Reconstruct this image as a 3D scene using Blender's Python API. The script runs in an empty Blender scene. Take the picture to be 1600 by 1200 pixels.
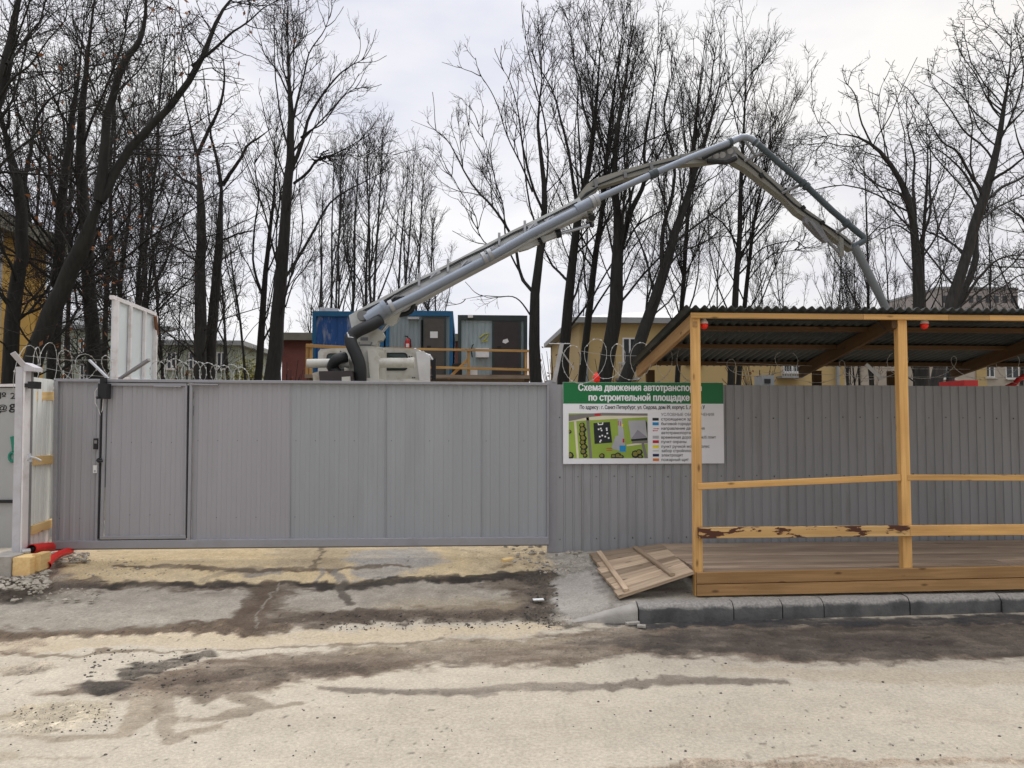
import bpy, math, random
import numpy as np
from mathutils import Vector, Matrix
from mathutils.geometry import delaunay_2d_cdt

S = bpy.context.scene
C = S.collection
R = math.radians
random.seed(7)
NR = np.random.default_rng(11)

# ------------------------------------------------------------------ camera
CAM = Vector((0.0, 0.0, 2.0)); YAW = R(3.6); PITCH = R(2.63)
cd = bpy.data.cameras.new('camera'); cd.sensor_width = 36; cd.lens = 27
cd.clip_start = 0.05; cd.clip_end = 3000
cam = bpy.data.objects.new('camera', cd); C.objects.link(cam)
cam.location = CAM; cam.rotation_euler = (R(90) + PITCH, 0, -YAW)
S.camera = cam
S.render.resolution_x = 1024; S.render.resolution_y = 768

# ------------------------------------------------------------------ sky
SUN_EL, SUN_AZ = R(50), R(28)          # azimuth measured from +Y towards +X
w = bpy.data.worlds.new('World'); S.world = w; w.use_nodes = True
nt = w.node_tree; nt.nodes.clear()
def N(t, tree=None, **k):
    n = (tree or nt).nodes.new(t)
    for a, b in k.items(): setattr(n, a, b)
    return n
L = nt.links.new
out = N('ShaderNodeOutputWorld'); bg = N('ShaderNodeBackground'); L(bg.outputs[0], out.inputs[0])
sky = N('ShaderNodeTexSky', sky_type='NISHITA'); sky.sun_disc = False
sky.sun_elevation = SUN_EL; sky.sun_rotation = SUN_AZ
tc = N('ShaderNodeTexCoord')
sep = N('ShaderNodeSeparateXYZ'); L(tc.outputs['Generated'], sep.inputs[0])
mp = N('ShaderNodeMapping'); mp.inputs['Scale'].default_value = (1.0, 1.0, 2.6); L(tc.outputs['Generated'], mp.inputs[0])
nz = N('ShaderNodeTexNoise'); nz.inputs['Scale'].default_value = 2.6; nz.inputs['Detail'].default_value = 7; nz.inputs['Roughness'].default_value = .52
L(mp.outputs[0], nz.inputs[0])
rp = N('ShaderNodeValToRGB'); L(nz.outputs[0], rp.inputs[0])
rp.color_ramp.elements[0].position = .36; rp.color_ramp.elements[0].color = (7.5, 7.6, 8.5, 1)
rp.color_ramp.elements[1].position = .60; rp.color_ramp.elements[1].color = (9.5, 9.4, 9.5, 1)
# warmer brighter overcast towards the sun side, brighter overhead like a real overcast sky
zr = N('ShaderNodeMapRange'); zr.inputs[1].default_value = .48; zr.inputs[2].default_value = .95; zr.inputs[3].default_value = 1.0; zr.inputs[4].default_value = 2.3
L(sep.outputs[2], zr.inputs[0])
mul = N('ShaderNodeMixRGB', blend_type='MULTIPLY'); mul.inputs[0].default_value = 1
L(rp.outputs[0], mul.inputs[1]); L(zr.outputs[0], mul.inputs[2])
xr = N('ShaderNodeMapRange'); xr.inputs[1].default_value = .1; xr.inputs[2].default_value = .65; L(sep.outputs[0], xr.inputs[0])
warm = N('ShaderNodeMixRGB', blend_type='MULTIPLY'); L(xr.outputs[0], warm.inputs[0]); L(mul.outputs[0], warm.inputs[1]); warm.inputs[2].default_value = (1.03, 1.0, .93, 1)
# low unseen sky behind camera dimmed like a skyline, added to shade the fence
yr = N('ShaderNodeMapRange'); yr.inputs[1].default_value = -.45; yr.inputs[2].default_value = .1; yr.inputs[3].default_value = .66; yr.inputs[4].default_value = 1.0; L(sep.outputs[1], yr.inputs[0])
zb = N('ShaderNodeMapRange'); zb.inputs[1].default_value = .35; zb.inputs[2].default_value = .75; L(sep.outputs[2], zb.inputs[0])
mxf = N('ShaderNodeMath', operation='MAXIMUM'); L(yr.outputs[0], mxf.inputs[0]); L(zb.outputs[0], mxf.inputs[1])
back = N('ShaderNodeMixRGB', blend_type='MULTIPLY'); back.inputs[0].default_value = 1; L(warm.outputs[0], back.inputs[1]); L(mxf.outputs[0], back.inputs[2])
mx = N('ShaderNodeMixRGB'); mx.inputs[0].default_value = .94
L(sky.outputs[0], mx.inputs[1]); L(back.outputs[0], mx.inputs[2]); L(mx.outputs[0], bg.inputs[0])
bg.inputs[1].default_value = .1

sl = bpy.data.lights.new('sun', 'SUN'); sl.energy = 1.1; sl.angle = R(22); sl.color = (1, .95, .86)
so = bpy.data.objects.new('sun', sl); C.objects.link(so)
sd = Vector((math.sin(SUN_AZ) * math.cos(SUN_EL), math.cos(SUN_AZ) * math.cos(SUN_EL), math.sin(SUN_EL)))
so.rotation_euler = (-sd).to_track_quat('-Z', 'Y').to_euler(); so.location = (0, 0, 40)
S.view_settings.view_transform = 'Standard'; S.view_settings.look = 'None'
S.view_settings.exposure = 0.1; S.view_settings.gamma = 1.0
S.render.engine = 'CYCLES'; S.cycles.use_denoising = True
S.cycles.max_bounces = 6; S.cycles.diffuse_bounces = 3

# ------------------------------------------------------------------ photo pixel <-> place
F = 1200.0
_fh = Vector((math.sin(YAW), math.cos(YAW), 0)); _rt = Vector((math.cos(YAW), -math.sin(YAW), 0))
_fw = _fh * math.cos(PITCH) + Vector((0, 0, 1)) * math.sin(PITCH)
_up = -_fh * math.sin(PITCH) + Vector((0, 0, 1)) * math.cos(PITCH)
def ray(px, py): return _fw + _rt * ((px - 800) / F) + _up * ((600 - py) / F)
def W(px, py, Y):
    r = ray(px, py); return CAM + r * (Y / r.y)
def G(px, py, z=0.0):
    r = ray(px, py); return CAM + r * ((z - CAM.z) / r.z)
def proj(x, y, z):
    dx, dy, dz = x - CAM.x, y - CAM.y, z - CAM.z
    a = dx * _fw.x + dy * _fw.y + dz * _fw.z
    a = np.maximum(a, .05)
    u = 800 + F * (dx * _rt.x + dy * _rt.y) / a
    v = 600 - F * (dx * _up.x + dy * _up.y + dz * _up.z) / a
    return u, v

# ------------------------------------------------------------------ mesh builder
class MB:
    def __init__(s): s.v = []; s.f = []; s.m = []; s.g = []; s.r = []; s.mi = 0
    def add(s, vs, fs, gc=None, rnd=0.0):
        b = len(s.v); s.v += [tuple(p) for p in vs]
        s.g += [tuple(p) for p in (gc if gc is not None else vs)]; s.r += [rnd] * len(vs)
        for f in fs: s.f.append(tuple(i + b for i in f)); s.m.append(s.mi)
        return s
    def box(s, lo, hi):
        x0, y0, z0 = lo; x1, y1, z1 = hi
        return s.add([(x0,y0,z0),(x1,y0,z0),(x1,y1,z0),(x0,y1,z0),(x0,y0,z1),(x1,y0,z1),(x1,y1,z1),(x0,y1,z1)],
                     [(3,2,1,0),(4,5,6,7),(0,1,5,4),(1,2,6,5),(2,3,7,6),(3,0,4,7)])
    def beam(s, a, b, w, h, up=(0,0,1), ch=.004, roll=0):
        a, b = Vector(a), Vector(b); d = (b - a); ln = d.length; d.normalize()
        u = Vector(up); sd_ = d.cross(u)
        if sd_.length < 1e-4: sd_ = d.cross(Vector((0, 1, 0)))
        sd_.normalize(); u = sd_.cross(d)
        W2, H2 = w / 2, h / 2; ch = min(ch, W2 * .4, H2 * .4)
        sec = [(-W2 + ch, -H2), (W2 - ch, -H2), (W2, -H2 + ch), (W2, H2 - ch), (W2 - ch, H2), (-W2 + ch, H2), (-W2, H2 - ch), (-W2, -H2 + ch)]
        vs, gc = [], []; off = random.random() * 60; k = max(2, int(ln / .5) + 1)
        for i in range(k):
            t = i / (k - 1); p = a + d * (ln * t)
            for x, y in sec:
                vs.append(p + sd_ * x + u * y); gc.append((ln * t + off, x + off * .37, y + off * .71))
        fs = [tuple(range(7, -1, -1)), tuple(range((k - 1) * 8, k * 8))]
        for i in range(k - 1):
            for j in range(8):
                j2 = (j + 1) % 8; fs.append((i * 8 + j, i * 8 + j2, i * 8 + 8 + j2, i * 8 + 8 + j))
        return s.add(vs, fs, gc, random.random())
    def tube(s, pts, rad, n=10, caps=True):
        pts = [Vector(p) for p in pts]; k = len(pts)
        rad = rad if isinstance(rad, (list, tuple)) else [rad] * k
        vs, fs = [], []; prev = None
        for i, p in enumerate(pts):
            d = (pts[min(i + 1, k - 1)] - pts[max(i - 1, 0)]).normalized()
            if prev is None:
                u = d.orthogonal().normalized()
            else:
                u = prev - d * prev.dot(d)
                u = u.normalized() if u.length > 1e-5 else d.orthogonal().normalized()
            prev = u; q = d.cross(u)
            for j in range(n):
                a = 2 * math.pi * j / n; vs.append(p + (u * math.cos(a) + q * math.sin(a)) * rad[i])
        for i in range(k - 1):
            for j in range(n):
                j2 = (j + 1) % n; fs.append((i * n + j, i * n + j2, i * n + n + j2, i * n + n + j))
        if caps: fs += [tuple(range(n - 1, -1, -1)), tuple(range((k - 1) * n, k * n))]
        return s.add(vs, fs)
    def prism(s, poly, dvec):
        """poly: outline points (any plane), pushed through by dvec"""
        poly = [Vector(p) for p in poly]; dv = Vector(dvec); n = len(poly)
        vs = poly + [p + dv for p in poly]
        nrm = Vector((0, 0, 0))
        for i in range(n): nrm += poly[i].cross(poly[(i + 1) % n])
        o = nrm.dot(dv) > 0
        f0 = tuple(range(n)); f1 = tuple(range(n, 2 * n))
        fs = [f0[::-1] if o else f0, f1 if o else f1[::-1]]
        for i in range(n):
            j = (i + 1) % n; q = (i, j, j + n, i + n); fs.append(q if o else q[::-1])
        return s.add(vs, fs)
    def ball(s, c, r, n=10, m=7, sc=(1, 1, 1)):
        vs, fs = [], []; c = Vector(c)
        for i in range(m + 1):
            t = math.pi * i / m
            for j in range(n):
                a = 2 * math.pi * j / n
                vs.append(c + Vector((math.sin(t) * math.cos(a) * r * sc[0], math.sin(t) * math.sin(a) * r * sc[1], math.cos(t) * r * sc[2])))
        for i in range(m):
            for j in range(n):
                j2 = (j + 1) % n; fs.append((i * n + j, i * n + n + j, i * n + n + j2, i * n + j2))
        return s.add(vs, fs)
    def sheet(s, prof, o, ax, dpt, hv, th=None):
        """profiled sheet: prof = [(t, d)], ax along, dpt outwards, hv height vector"""
        o, ax, dpt, hv = Vector(o), Vector(ax), Vector(dpt), Vector(hv)
        vs, fs = [], []
        for t, d in prof:
            p = o + ax * t + dpt * d; vs += [p, p + hv]
        for i in range(len(prof) - 1): fs.append((2 * i, 2 * i + 2, 2 * i + 3, 2 * i + 1))
        return s.add(vs, fs)
    def build(s, name, mats, parent=None, loc=None, smooth=False, base=None):
        b = base if base is not None else (root_loc(parent) if parent else Vector(loc if loc is not None else (0, 0, 0)))
        me = bpy.data.meshes.new(name)
        V = np.array(s.v, dtype=np.float64) - np.array(b)
        me.from_pydata(V.tolist(), [], s.f)
        mats = mats if isinstance(mats, (list, tuple)) else [mats]
        for m in mats: me.materials.append(m)
        if len(mats) > 1: me.polygons.foreach_set('material_index', s.m)
        at = me.attributes.new('gc', 'FLOAT_VECTOR', 'POINT'); at.data.foreach_set('vector', np.array(s.g, dtype=np.float32).ravel())
        at = me.attributes.new('rnd', 'FLOAT', 'POINT'); at.data.foreach_set('value', np.array(s.r, dtype=np.float32))
        if smooth:
            me.polygons.foreach_set('use_smooth', [True] * len(me.polygons))
            if smooth != 'all': me.set_sharp_from_angle(angle=R(40))
        o = bpy.data.objects.new(name, me); C.objects.link(o)
        if parent: o.parent = parent
        else: o.location = b
        return o

def root_loc(o):
    v = Vector((0, 0, 0))
    while o: v = v + o.location; o = o.parent
    return v
def tag(o, label=None, cat=None, group=None, kind=None):
    if label: o['label'] = label
    if cat: o['category'] = cat
    if group: o['group'] = group
    if kind: o['kind'] = kind
    return o
def thing(name, label, cat, loc, group=None):
    o = bpy.data.objects.new(name, None); C.objects.link(o); o.location = loc; o.empty_display_size = .2
    return tag(o, label, cat, group)
def dup(o, loc, rz=0, label=None, scale=None):
    c = o.copy(); C.objects.link(c); c.location = loc; c.rotation_euler = (0, 0, rz)
    if scale: c.scale = scale
    if label: c['label'] = label
    for ch in list(o.children):
        d = ch.copy(); C.objects.link(d); d.parent = c
        for gch in ch.children:
            e = gch.copy(); C.objects.link(e); e.parent = d
    return c

# ------------------------------------------------------------------ materials
def mat(name, col, rough=.7, metal=0, var=.12, vscale=3.0, bump=0, bscale=40, dirt=None, dirt_amt=.4, dscale=1.5, stretch=(1, 1, 1), spec=.4, alpha=None):
    m = bpy.data.materials.new(name); m.use_nodes = True; t = m.node_tree; b = t.nodes['Principled BSDF']; l = t.links.new
    b.inputs['Roughness'].default_value = rough; b.inputs['Metallic'].default_value = metal
    b.inputs['Specular IOR Level'].default_value = spec
    tcn = t.nodes.new('ShaderNodeTexCoord'); mpn = t.nodes.new('ShaderNodeMapping'); mpn.inputs['Scale'].default_value = stretch
    l(tcn.outputs['Object'], mpn.inputs[0])
    n1 = t.nodes.new('ShaderNodeTexNoise'); n1.inputs['Scale'].default_value = vscale; n1.inputs['Detail'].default_value = 6; l(mpn.outputs[0], n1.inputs[0])
    r1 = t.nodes.new('ShaderNodeValToRGB'); l(n1.outputs[0], r1.inputs[0])
    r1.color_ramp.elements[0].position = .3; r1.color_ramp.elements[1].position = .7
    r1.color_ramp.elements[0].color = tuple(c * (1 - var) for c in col) + (1,)
    r1.color_ramp.elements[1].color = tuple(min(.95, c * (1 + var)) for c in col) + (1,)
    cur = r1.outputs[0]
    if dirt:
        n2 = t.nodes.new('ShaderNodeTexNoise'); n2.inputs['Scale'].default_value = dscale; n2.inputs['Detail'].default_value = 9; n2.inputs['Roughness'].default_value = .65
        l(mpn.outputs[0], n2.inputs[0])
        r2 = t.nodes.new('ShaderNodeMapRange'); r2.inputs[1].default_value = .5; r2.inputs[2].default_value = .68; r2.inputs[4].default_value = dirt_amt; l(n2.outputs[0], r2.inputs[0])
        mxn = t.nodes.new('ShaderNodeMixRGB'); l(r2.outputs[0], mxn.inputs[0]); l(cur, mxn.inputs[1]); mxn.inputs[2].default_value = tuple(dirt) + (1,)
        cur = mxn.outputs[0]
    l(cur, b.inputs['Base Color'])
    if bump:
        n3 = t.nodes.new('ShaderNodeTexNoise'); n3.inputs['Scale'].default_value = bscale; n3.inputs['Detail'].default_value = 4; l(mpn.outputs[0], n3.inputs[0])
        bp = t.nodes.new('ShaderNodeBump'); bp.inputs['Strength'].default_value = bump; bp.inputs['Distance'].default_value = .01
        l(n3.outputs[0], bp.inputs['Height']); l(bp.outputs[0], b.inputs['Normal'])
    return m

def wood(name, ca, cb, cc, knots=True, plank=.25, rough=.75, peel=None):
    m = bpy.data.materials.new(name); m.use_nodes = True; t = m.node_tree; b = t.nodes['Principled BSDF']; l = t.links.new
    b.inputs['Roughness'].default_value = rough; b.inputs['Specular IOR Level'].default_value = .25
    a = t.nodes.new('ShaderNodeAttribute'); a.attribute_name = 'gc'
    rr = t.nodes.new('ShaderNodeAttribute'); rr.attribute_name = 'rnd'
    mpn = t.nodes.new('ShaderNodeMapping'); mpn.inputs['Scale'].default_value = (1.2, 34, 34); l(a.outputs['Vector'], mpn.inputs[0])
    n1 = t.nodes.new('ShaderNodeTexNoise'); n1.inputs['Scale'].default_value = 1.0; n1.inputs['Detail'].default_value = 6; n1.inputs['Distortion'].default_value = .6; l(mpn.outputs[0], n1.inputs[0])
    rp_ = t.nodes.new('ShaderNodeValToRGB'); l(n1.outputs[0], rp_.inputs[0])
    rp_.color_ramp.elements[0].position = .3; rp_.color_ramp.elements[0].color = cb + (1,)
    rp_.color_ramp.elements[1].position = .62; rp_.color_ramp.elements[1].color = ca + (1,)
    mp2 = t.nodes.new('ShaderNodeMapping'); mp2.inputs['Scale'].default_value = (1.6, 5, 5); l(a.outputs['Vector'], mp2.inputs[0])
    n2 = t.nodes.new('ShaderNodeTexNoise'); n2.inputs['Scale'].default_value = .9; n2.inputs['Detail'].default_value = 5; l(mp2.outputs[0], n2.inputs[0])
    r2 = t.nodes.new('ShaderNodeMapRange'); r2.inputs[1].default_value = .45; r2.inputs[2].default_value = .75; r2.inputs[4].default_value = .75; l(n2.outputs[0], r2.inputs[0])
    m1 = t.nodes.new('ShaderNodeMixRGB'); l(r2.outputs[0], m1.inputs[0]); l(rp_.outputs[0], m1.inputs[1]); m1.inputs[2].default_value = cc + (1,)
    pr = t.nodes.new('ShaderNodeMapRange'); pr.inputs[3].default_value = 1 - plank; pr.inputs[4].default_value = 1 + plank; l(rr.outputs['Fac'], pr.inputs[0])
    m2 = t.nodes.new('ShaderNodeMixRGB'); m2.blend_type = 'MULTIPLY'; m2.inputs[0].default_value = 1; l(m1.outputs[0], m2.inputs[1]); l(pr.outputs[0], m2.inputs[2])
    cur = m2.outputs[0]
    if knots:
        mp3 = t.nodes.new('ShaderNodeMapping'); mp3.inputs['Scale'].default_value = (3.2, 9, 9); l(a.outputs['Vector'], mp3.inputs[0])
        vo = t.nodes.new('ShaderNodeTexVoronoi'); vo.inputs['Scale'].default_value = 1; l(mp3.outputs[0], vo.inputs[0])
        kr = t.nodes.new('ShaderNodeMapRange'); kr.inputs[1].default_value = .17; kr.inputs[2].default_value = .07; kr.inputs[4].default_value = .8; l(vo.outputs['Distance'], kr.inputs[0])
        m3 = t.nodes.new('ShaderNodeMixRGB'); l(kr.outputs[0], m3.inputs[0]); l(cur, m3.inputs[1]); m3.inputs[2].default_value = tuple(c * .3 for c in cb) + (1,)
        cur = m3.outputs[0]
    if peel:
        mp4 = t.nodes.new('ShaderNodeMapping'); mp4.inputs['Scale'].default_value = (3.0, 12, 12); l(a.outputs['Vector'], mp4.inputs[0])
        n4 = t.nodes.new('ShaderNodeTexNoise'); n4.inputs['Scale'].default_value = 1.1; n4.inputs['Detail'].default_value = 7; n4.inputs['Roughness'].default_value = .6; l(mp4.outputs[0], n4.inputs[0])
        r4 = t.nodes.new('ShaderNodeMapRange'); r4.inputs[1].default_value = .52; r4.inputs[2].default_value = .535; l(n4.outputs[0], r4.inputs[0])
        m4 = t.nodes.new('ShaderNodeMixRGB'); l(r4.outputs[0], m4.inputs[0]); l(cur, m4.inputs[1]); m4.inputs[2].default_value = peel + (1,)
        cur = m4.outputs[0]
    l(cur, b.inputs['Base Color'])
    bp = t.nodes.new('ShaderNodeBump'); bp.inputs['Strength'].default_value = .35; bp.inputs['Distance'].default_value = .004
    l(n1.outputs[0], bp.inputs['Height']); l(bp.outputs[0], b.inputs['Normal'])
    return m

M = {}
M['gate'] = mat('gate grey paint', (.335, .33, .352), .42, bump=.5, bscale=1.3, var=.05, vscale=1.2, dirt=(.245, .24, .25), dirt_amt=.3, dscale=1.2, stretch=(2, 1, .35))
M['gate2'] = mat('gate grey paint newer', (.318, .336, .354), .42, bump=.5, bscale=1.3, var=.05, vscale=1.0, dirt=(.24, .25, .26), dirt_amt=.3, dscale=1.2, stretch=(2, 1, .35))
M['gate_frame'] = mat('gate frame paint', (.30, .30, .325), .42, var=.05, vscale=3, dirt=(.2, .19, .19), dirt_amt=.35, dscale=6)
M['gap'] = mat('black gap rubber', (.02, .02, .022), .8)
M['fence'] = mat('fence grey paint', (.30, .306, .318), .5, var=.06, vscale=1.5, dirt=(.2, .19, .18), dirt_amt=.4, dscale=2.5, stretch=(3, 1, .4), bump=.03, bscale=9)
M['screw'] = mat('screw heads', (.07, .07, .075), .5)
M['galv'] = mat('galvanised steel', (.42, .43, .45), .4, .3, var=.15, vscale=8)
M['post_paint'] = mat('pale grey post paint', (.50, .49, .52), .5, var=.08, vscale=4, dirt=(.3, .27, .24), dirt_amt=.4, dscale=5)
M['post_dark'] = mat('dark grey channel', (.20, .20, .205), .55, var=.1)
M['white_sheet'] = mat('white profiled sheet', (.72, .74, .72), .5, var=.03)
M['white_panel'] = mat('pale hoarding sheet', (.60, .66, .68), .5, var=.04, dirt=(.48, .5, .5), dirt_amt=.4, dscale=1.5)
M['white_frame'] = mat('white tube frame', (.70, .68, .69), .5, var=.06, dirt=(.35, .25, .18), dirt_amt=.4, dscale=4)
M['pine'] = wood('fresh pine', (.64, .385, .145), (.49, .275, .095), (.41, .22, .085), plank=.22)
M['pine_peel'] = wood('pine with bark left on', (.62, .41, .185), (.50, .30, .115), (.43, .25, .10), plank=.1, peel=(.095, .04, .026))
M['pine_dirty'] = wood('dirty pine boards', (.46, .275, .12), (.34, .19, .08), (.27, .155, .068), plank=.22)
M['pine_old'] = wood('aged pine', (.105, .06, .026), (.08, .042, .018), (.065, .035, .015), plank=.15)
M['deckwood'] = wood('weathered deck boards', (.45, .345, .255), (.30, .22, .16), (.25, .175, .125), knots=False, plank=.22, rough=.85)
M['rampwood'] = wood('weathered ramp boards', (.46, .355, .25), (.30, .22, .15), (.24, .17, .115), knots=True, plank=.34, rough=.85)
M['batten'] = wood('pale batten', (.74, .54, .26), (.64, .42, .18), (.6, .38, .17), plank=.1)
M['roof'] = mat('dark bitumen corrugated sheet', (.035, .042, .042), .55, var=.25, vscale=4, dirt=(.09, .085, .075), dirt_amt=.5, dscale=5)
M['wire'] = mat('razor wire steel', (.40, .40, .39), .5, 0, var=.2, vscale=10)
M['black'] = mat('black plastic', (.012, .012, .014), .45)
M['rubber'] = mat('black hose rubber', (.016, .018, .02), .5)
M['white_pl'] = mat('white plastic', (.75, .75, .75), .4)
M['red_pipe'] = mat('red corrugated conduit', (.72, .03, .025), .38)
M['lampred'] = mat('red lamp glass', (.85, .025, .012), .25)
M['lampwhite'] = mat('white lamp cap', (.72, .66, .6), .5)
M['conc'] = mat('rough concrete', (.36, .34, .31), .9, var=.2, vscale=6, bump=.5, bscale=60, dirt=(.2, .17, .13), dirt_amt=.5, dscale=4)
M['truck'] = mat('off white truck paint', (.53, .525, .475), .42, var=.08, dirt=(.24, .19, .125), dirt_amt=.7, dscale=2.2, vscale=3)
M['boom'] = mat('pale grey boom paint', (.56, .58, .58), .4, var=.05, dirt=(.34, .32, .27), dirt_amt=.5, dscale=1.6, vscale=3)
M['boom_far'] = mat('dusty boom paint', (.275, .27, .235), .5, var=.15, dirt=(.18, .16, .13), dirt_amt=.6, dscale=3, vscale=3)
M['pipe'] = mat('blue grey steel pipe', (.27, .31, .37), .35, .25, var=.08, dirt=(.2, .2, .2), dirt_amt=.3)
M['pipe_dk'] = mat('dark steel pipe', (.06, .078, .088), .45, var=.15)
M['chrome'] = mat('cylinder rod', (.6, .65, .72), .15, .8, var=.02)
M['darkgreen'] = mat('dark green glass', (.012, .03, .026), .08, spec=.6)
M['blue'] = mat('worn blue paint', (.012, .075, .26), .45, var=.15, vscale=2, dirt=(.42, .44, .46), dirt_amt=.6, dscale=3.2, stretch=(2.0, 1, .55))
M['bluef'] = mat('blue frame paint', (.012, .11, .24), .5, var=.15)
M['cabgrey'] = mat('grey blue cabin boards', (.26, .32, .34), .55, var=.08, dirt=(.17, .19, .19), dirt_amt=.4, dscale=2, stretch=(3, 1, .5))
M['cabgrey2'] = mat('light steel cabin boards', (.33, .40, .42), .55, var=.08, dirt=(.2, .24, .24), dirt_amt=.4, dscale=2, stretch=(3, 1, .5))
M['cabframe'] = mat('dark green grey frame', (.035, .05, .05), .6)
M['doordk'] = mat('dark brown steel door', (.045, .036, .036), .5, var=.15)
M['doorbr'] = mat('brown grey door', (.075, .068, .062), .5, var=.15)
M['paper'] = mat('white paper', (.75, .76, .76), .7, var=.04)
M['extred'] = mat('extinguisher red', (.42, .02, .02), .3)
M['ywall'] = mat('yellow ochre render', (.70, .44, .115), .9, var=.08, vscale=.5, dirt=(.5, .33, .12), dirt_amt=.5, dscale=.6)
M['ywall2'] = mat('pale yellow render', (.43, .32, .15), .9, var=.08, vscale=.3, dirt=(.40, .31, .15), dirt_amt=.4, dscale=.3)
M['brickwall'] = mat('red brick wall', (.20, .075, .062), .9, var=.15, vscale=1.5, dirt=(.14, .06, .055), dirt_amt=.4)
M['trim'] = mat('pale plaster trim', (.55, .52, .47), .8)
M['soffit'] = mat('grey green soffit', (.17, .165, .13), .8, var=.2, vscale=2)
M['roofmetal'] = mat('pale metal roof', (.58, .59, .60), .45, .1, var=.06)
M['fascia'] = mat('grey fascia', (.24, .25, .255), .6)
M['glass'] = mat('dark window glass', (.02, .026, .03), .08, spec=.6)
M['wframe'] = mat('white window frame', (.65, .65, .65), .5)
M['palehouse'] = mat('pale green render', (.30, .33, .275), .9, var=.1, vscale=.4)
M['palehouse2'] = mat('beige render', (.40, .35, .29), .9, var=.1, vscale=.3)
M['greyblock'] = mat('grey beige panels', (.30, .27, .255), .9, var=.06, vscale=.2)
M['greypanel'] = mat('grey container paint', (.38, .385, .38), .6, var=.06, dirt=(.28, .28, .27), dirt_amt=.4)
M['ink'] = mat('black paint', (.015, .015, .017), .6)
M['teal'] = mat('teal paint', (.02, .22, .15), .6)
M['sgreen'] = mat('sign green', (.004, .16, .045), .4, var=.03)
M['sink'] = mat('legend ink', (.05, .05, .055), .5)
M['swhite'] = mat('sign white', (.82, .83, .87), .4, var=.02)
M['sgrass'] = mat('map grass green', (.29, .42, .06), .5)
M['sgrey'] = mat('map grey', (.20, .185, .185), .5)
M['slgrey'] = mat('map light grey', (.42, .42, .45), .5)
M['sroof'] = mat('map roof grey', (.26, .255, .30), .5)
M['scream'] = mat('map cream', (.70, .66, .50), .5)
M['sdark'] = mat('map dark', (.012, .017, .02), .5)
M['sblue'] = mat('map blue', (.01, .27, .60), .5)
M['sred'] = mat('map red', (.50, .01, .03), .5)
M['syellow'] = mat('map yellow', (.80, .68, .02), .5)
M['snavy'] = mat('map navy', (.01, .012, .08), .5)
M['sorange'] = mat('map orange', (.72, .20, .03), .5)
M['stone'] = mat('broken stones', (.34, .31, .26), .9, var=.35, vscale=9)
M['stone_dk'] = mat('dark grit', (.09, .08, .07), .9, var=.5, vscale=9)
M['leafyel'] = mat('yellow green leaves', (.25, .24, .05), .7, var=.35, vscale=2)
M['leafbr'] = mat('dead brown leaves', (.22, .085, .025), .7, var=.35, vscale=3)
M['bark'] = mat('dark wet bark', (.018, .0175, .0155), .9, var=.35, vscale=6, bump=.8, bscale=14, stretch=(3, 3, .5), dirt=(.024, .025, .019), dirt_amt=.5, dscale=2)
M['bark_grey'] = mat('grey bark', (.034, .031, .028), .9, var=.35, vscale=6, bump=.8, bscale=14, stretch=(3, 3, .5))
M['twig'] = mat('dark twigs', (.026, .022, .020), .9, var=.3, vscale=1)

# ------------------------------------------------------------------ ground surfaces
def vnoise(x, y, seed=0):
    rng = np.random.default_rng(seed); T = rng.random((256, 256))
    xi = np.floor(x).astype(int); yi = np.floor(y).astype(int); fx = x - xi; fy = y - yi
    fx = fx * fx * (3 - 2 * fx); fy = fy * fy * (3 - 2 * fy)
    g = lambda a, b: T[a % 256, b % 256]
    return (g(xi, yi) * (1 - fx) + g(xi + 1, yi) * fx) * (1 - fy) + (g(xi, yi + 1) * (1 - fx) + g(xi + 1, yi + 1) * fx) * fy
def fbm(x, y, o=5, seed=0, k=.55):
    s = 0; a = 1; n = 0
    for i in range(o): s = s + a * vnoise(x * 2 ** i + 17.3 * i, y * 2 ** i + 5.1 * i, seed + i); n += a; a *= k
    return s / n
def sst(a, b, x):
    t = np.clip((x - a) / (b - a), 0, 1); return t * t * (3 - 2 * t)

KA = G(1000, 974, 0); KB = G(1600, 957, 0)              # foot of the kerb face
KS = (KB.y - KA.y) / (KB.x - KA.x)
def kerb_y(x): return KA.y + KS * (x - KA.x)
def height(x, y):
    ramp = np.interp(y, [-50, 7.15, 8.75, 8.80, 9.6, 11, 60], [0, 0, .165, .195, .33, .35, .35])
    ky = kerb_y(x)
    rise = np.interp(y - ky, [-50, .06, .14, 1.9, 3, 60], [0, 0, .175, .345, .35, .35])
    xs_ = 1.08 + (8.6 - np.clip(y, 7, 9.6)) * -.12       # where the pavement gives way to the driveway
    m = sst(xs_ - .25, xs_ + .75, x)
    z = ramp * (1 - m) + rise * m
    return z

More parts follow.
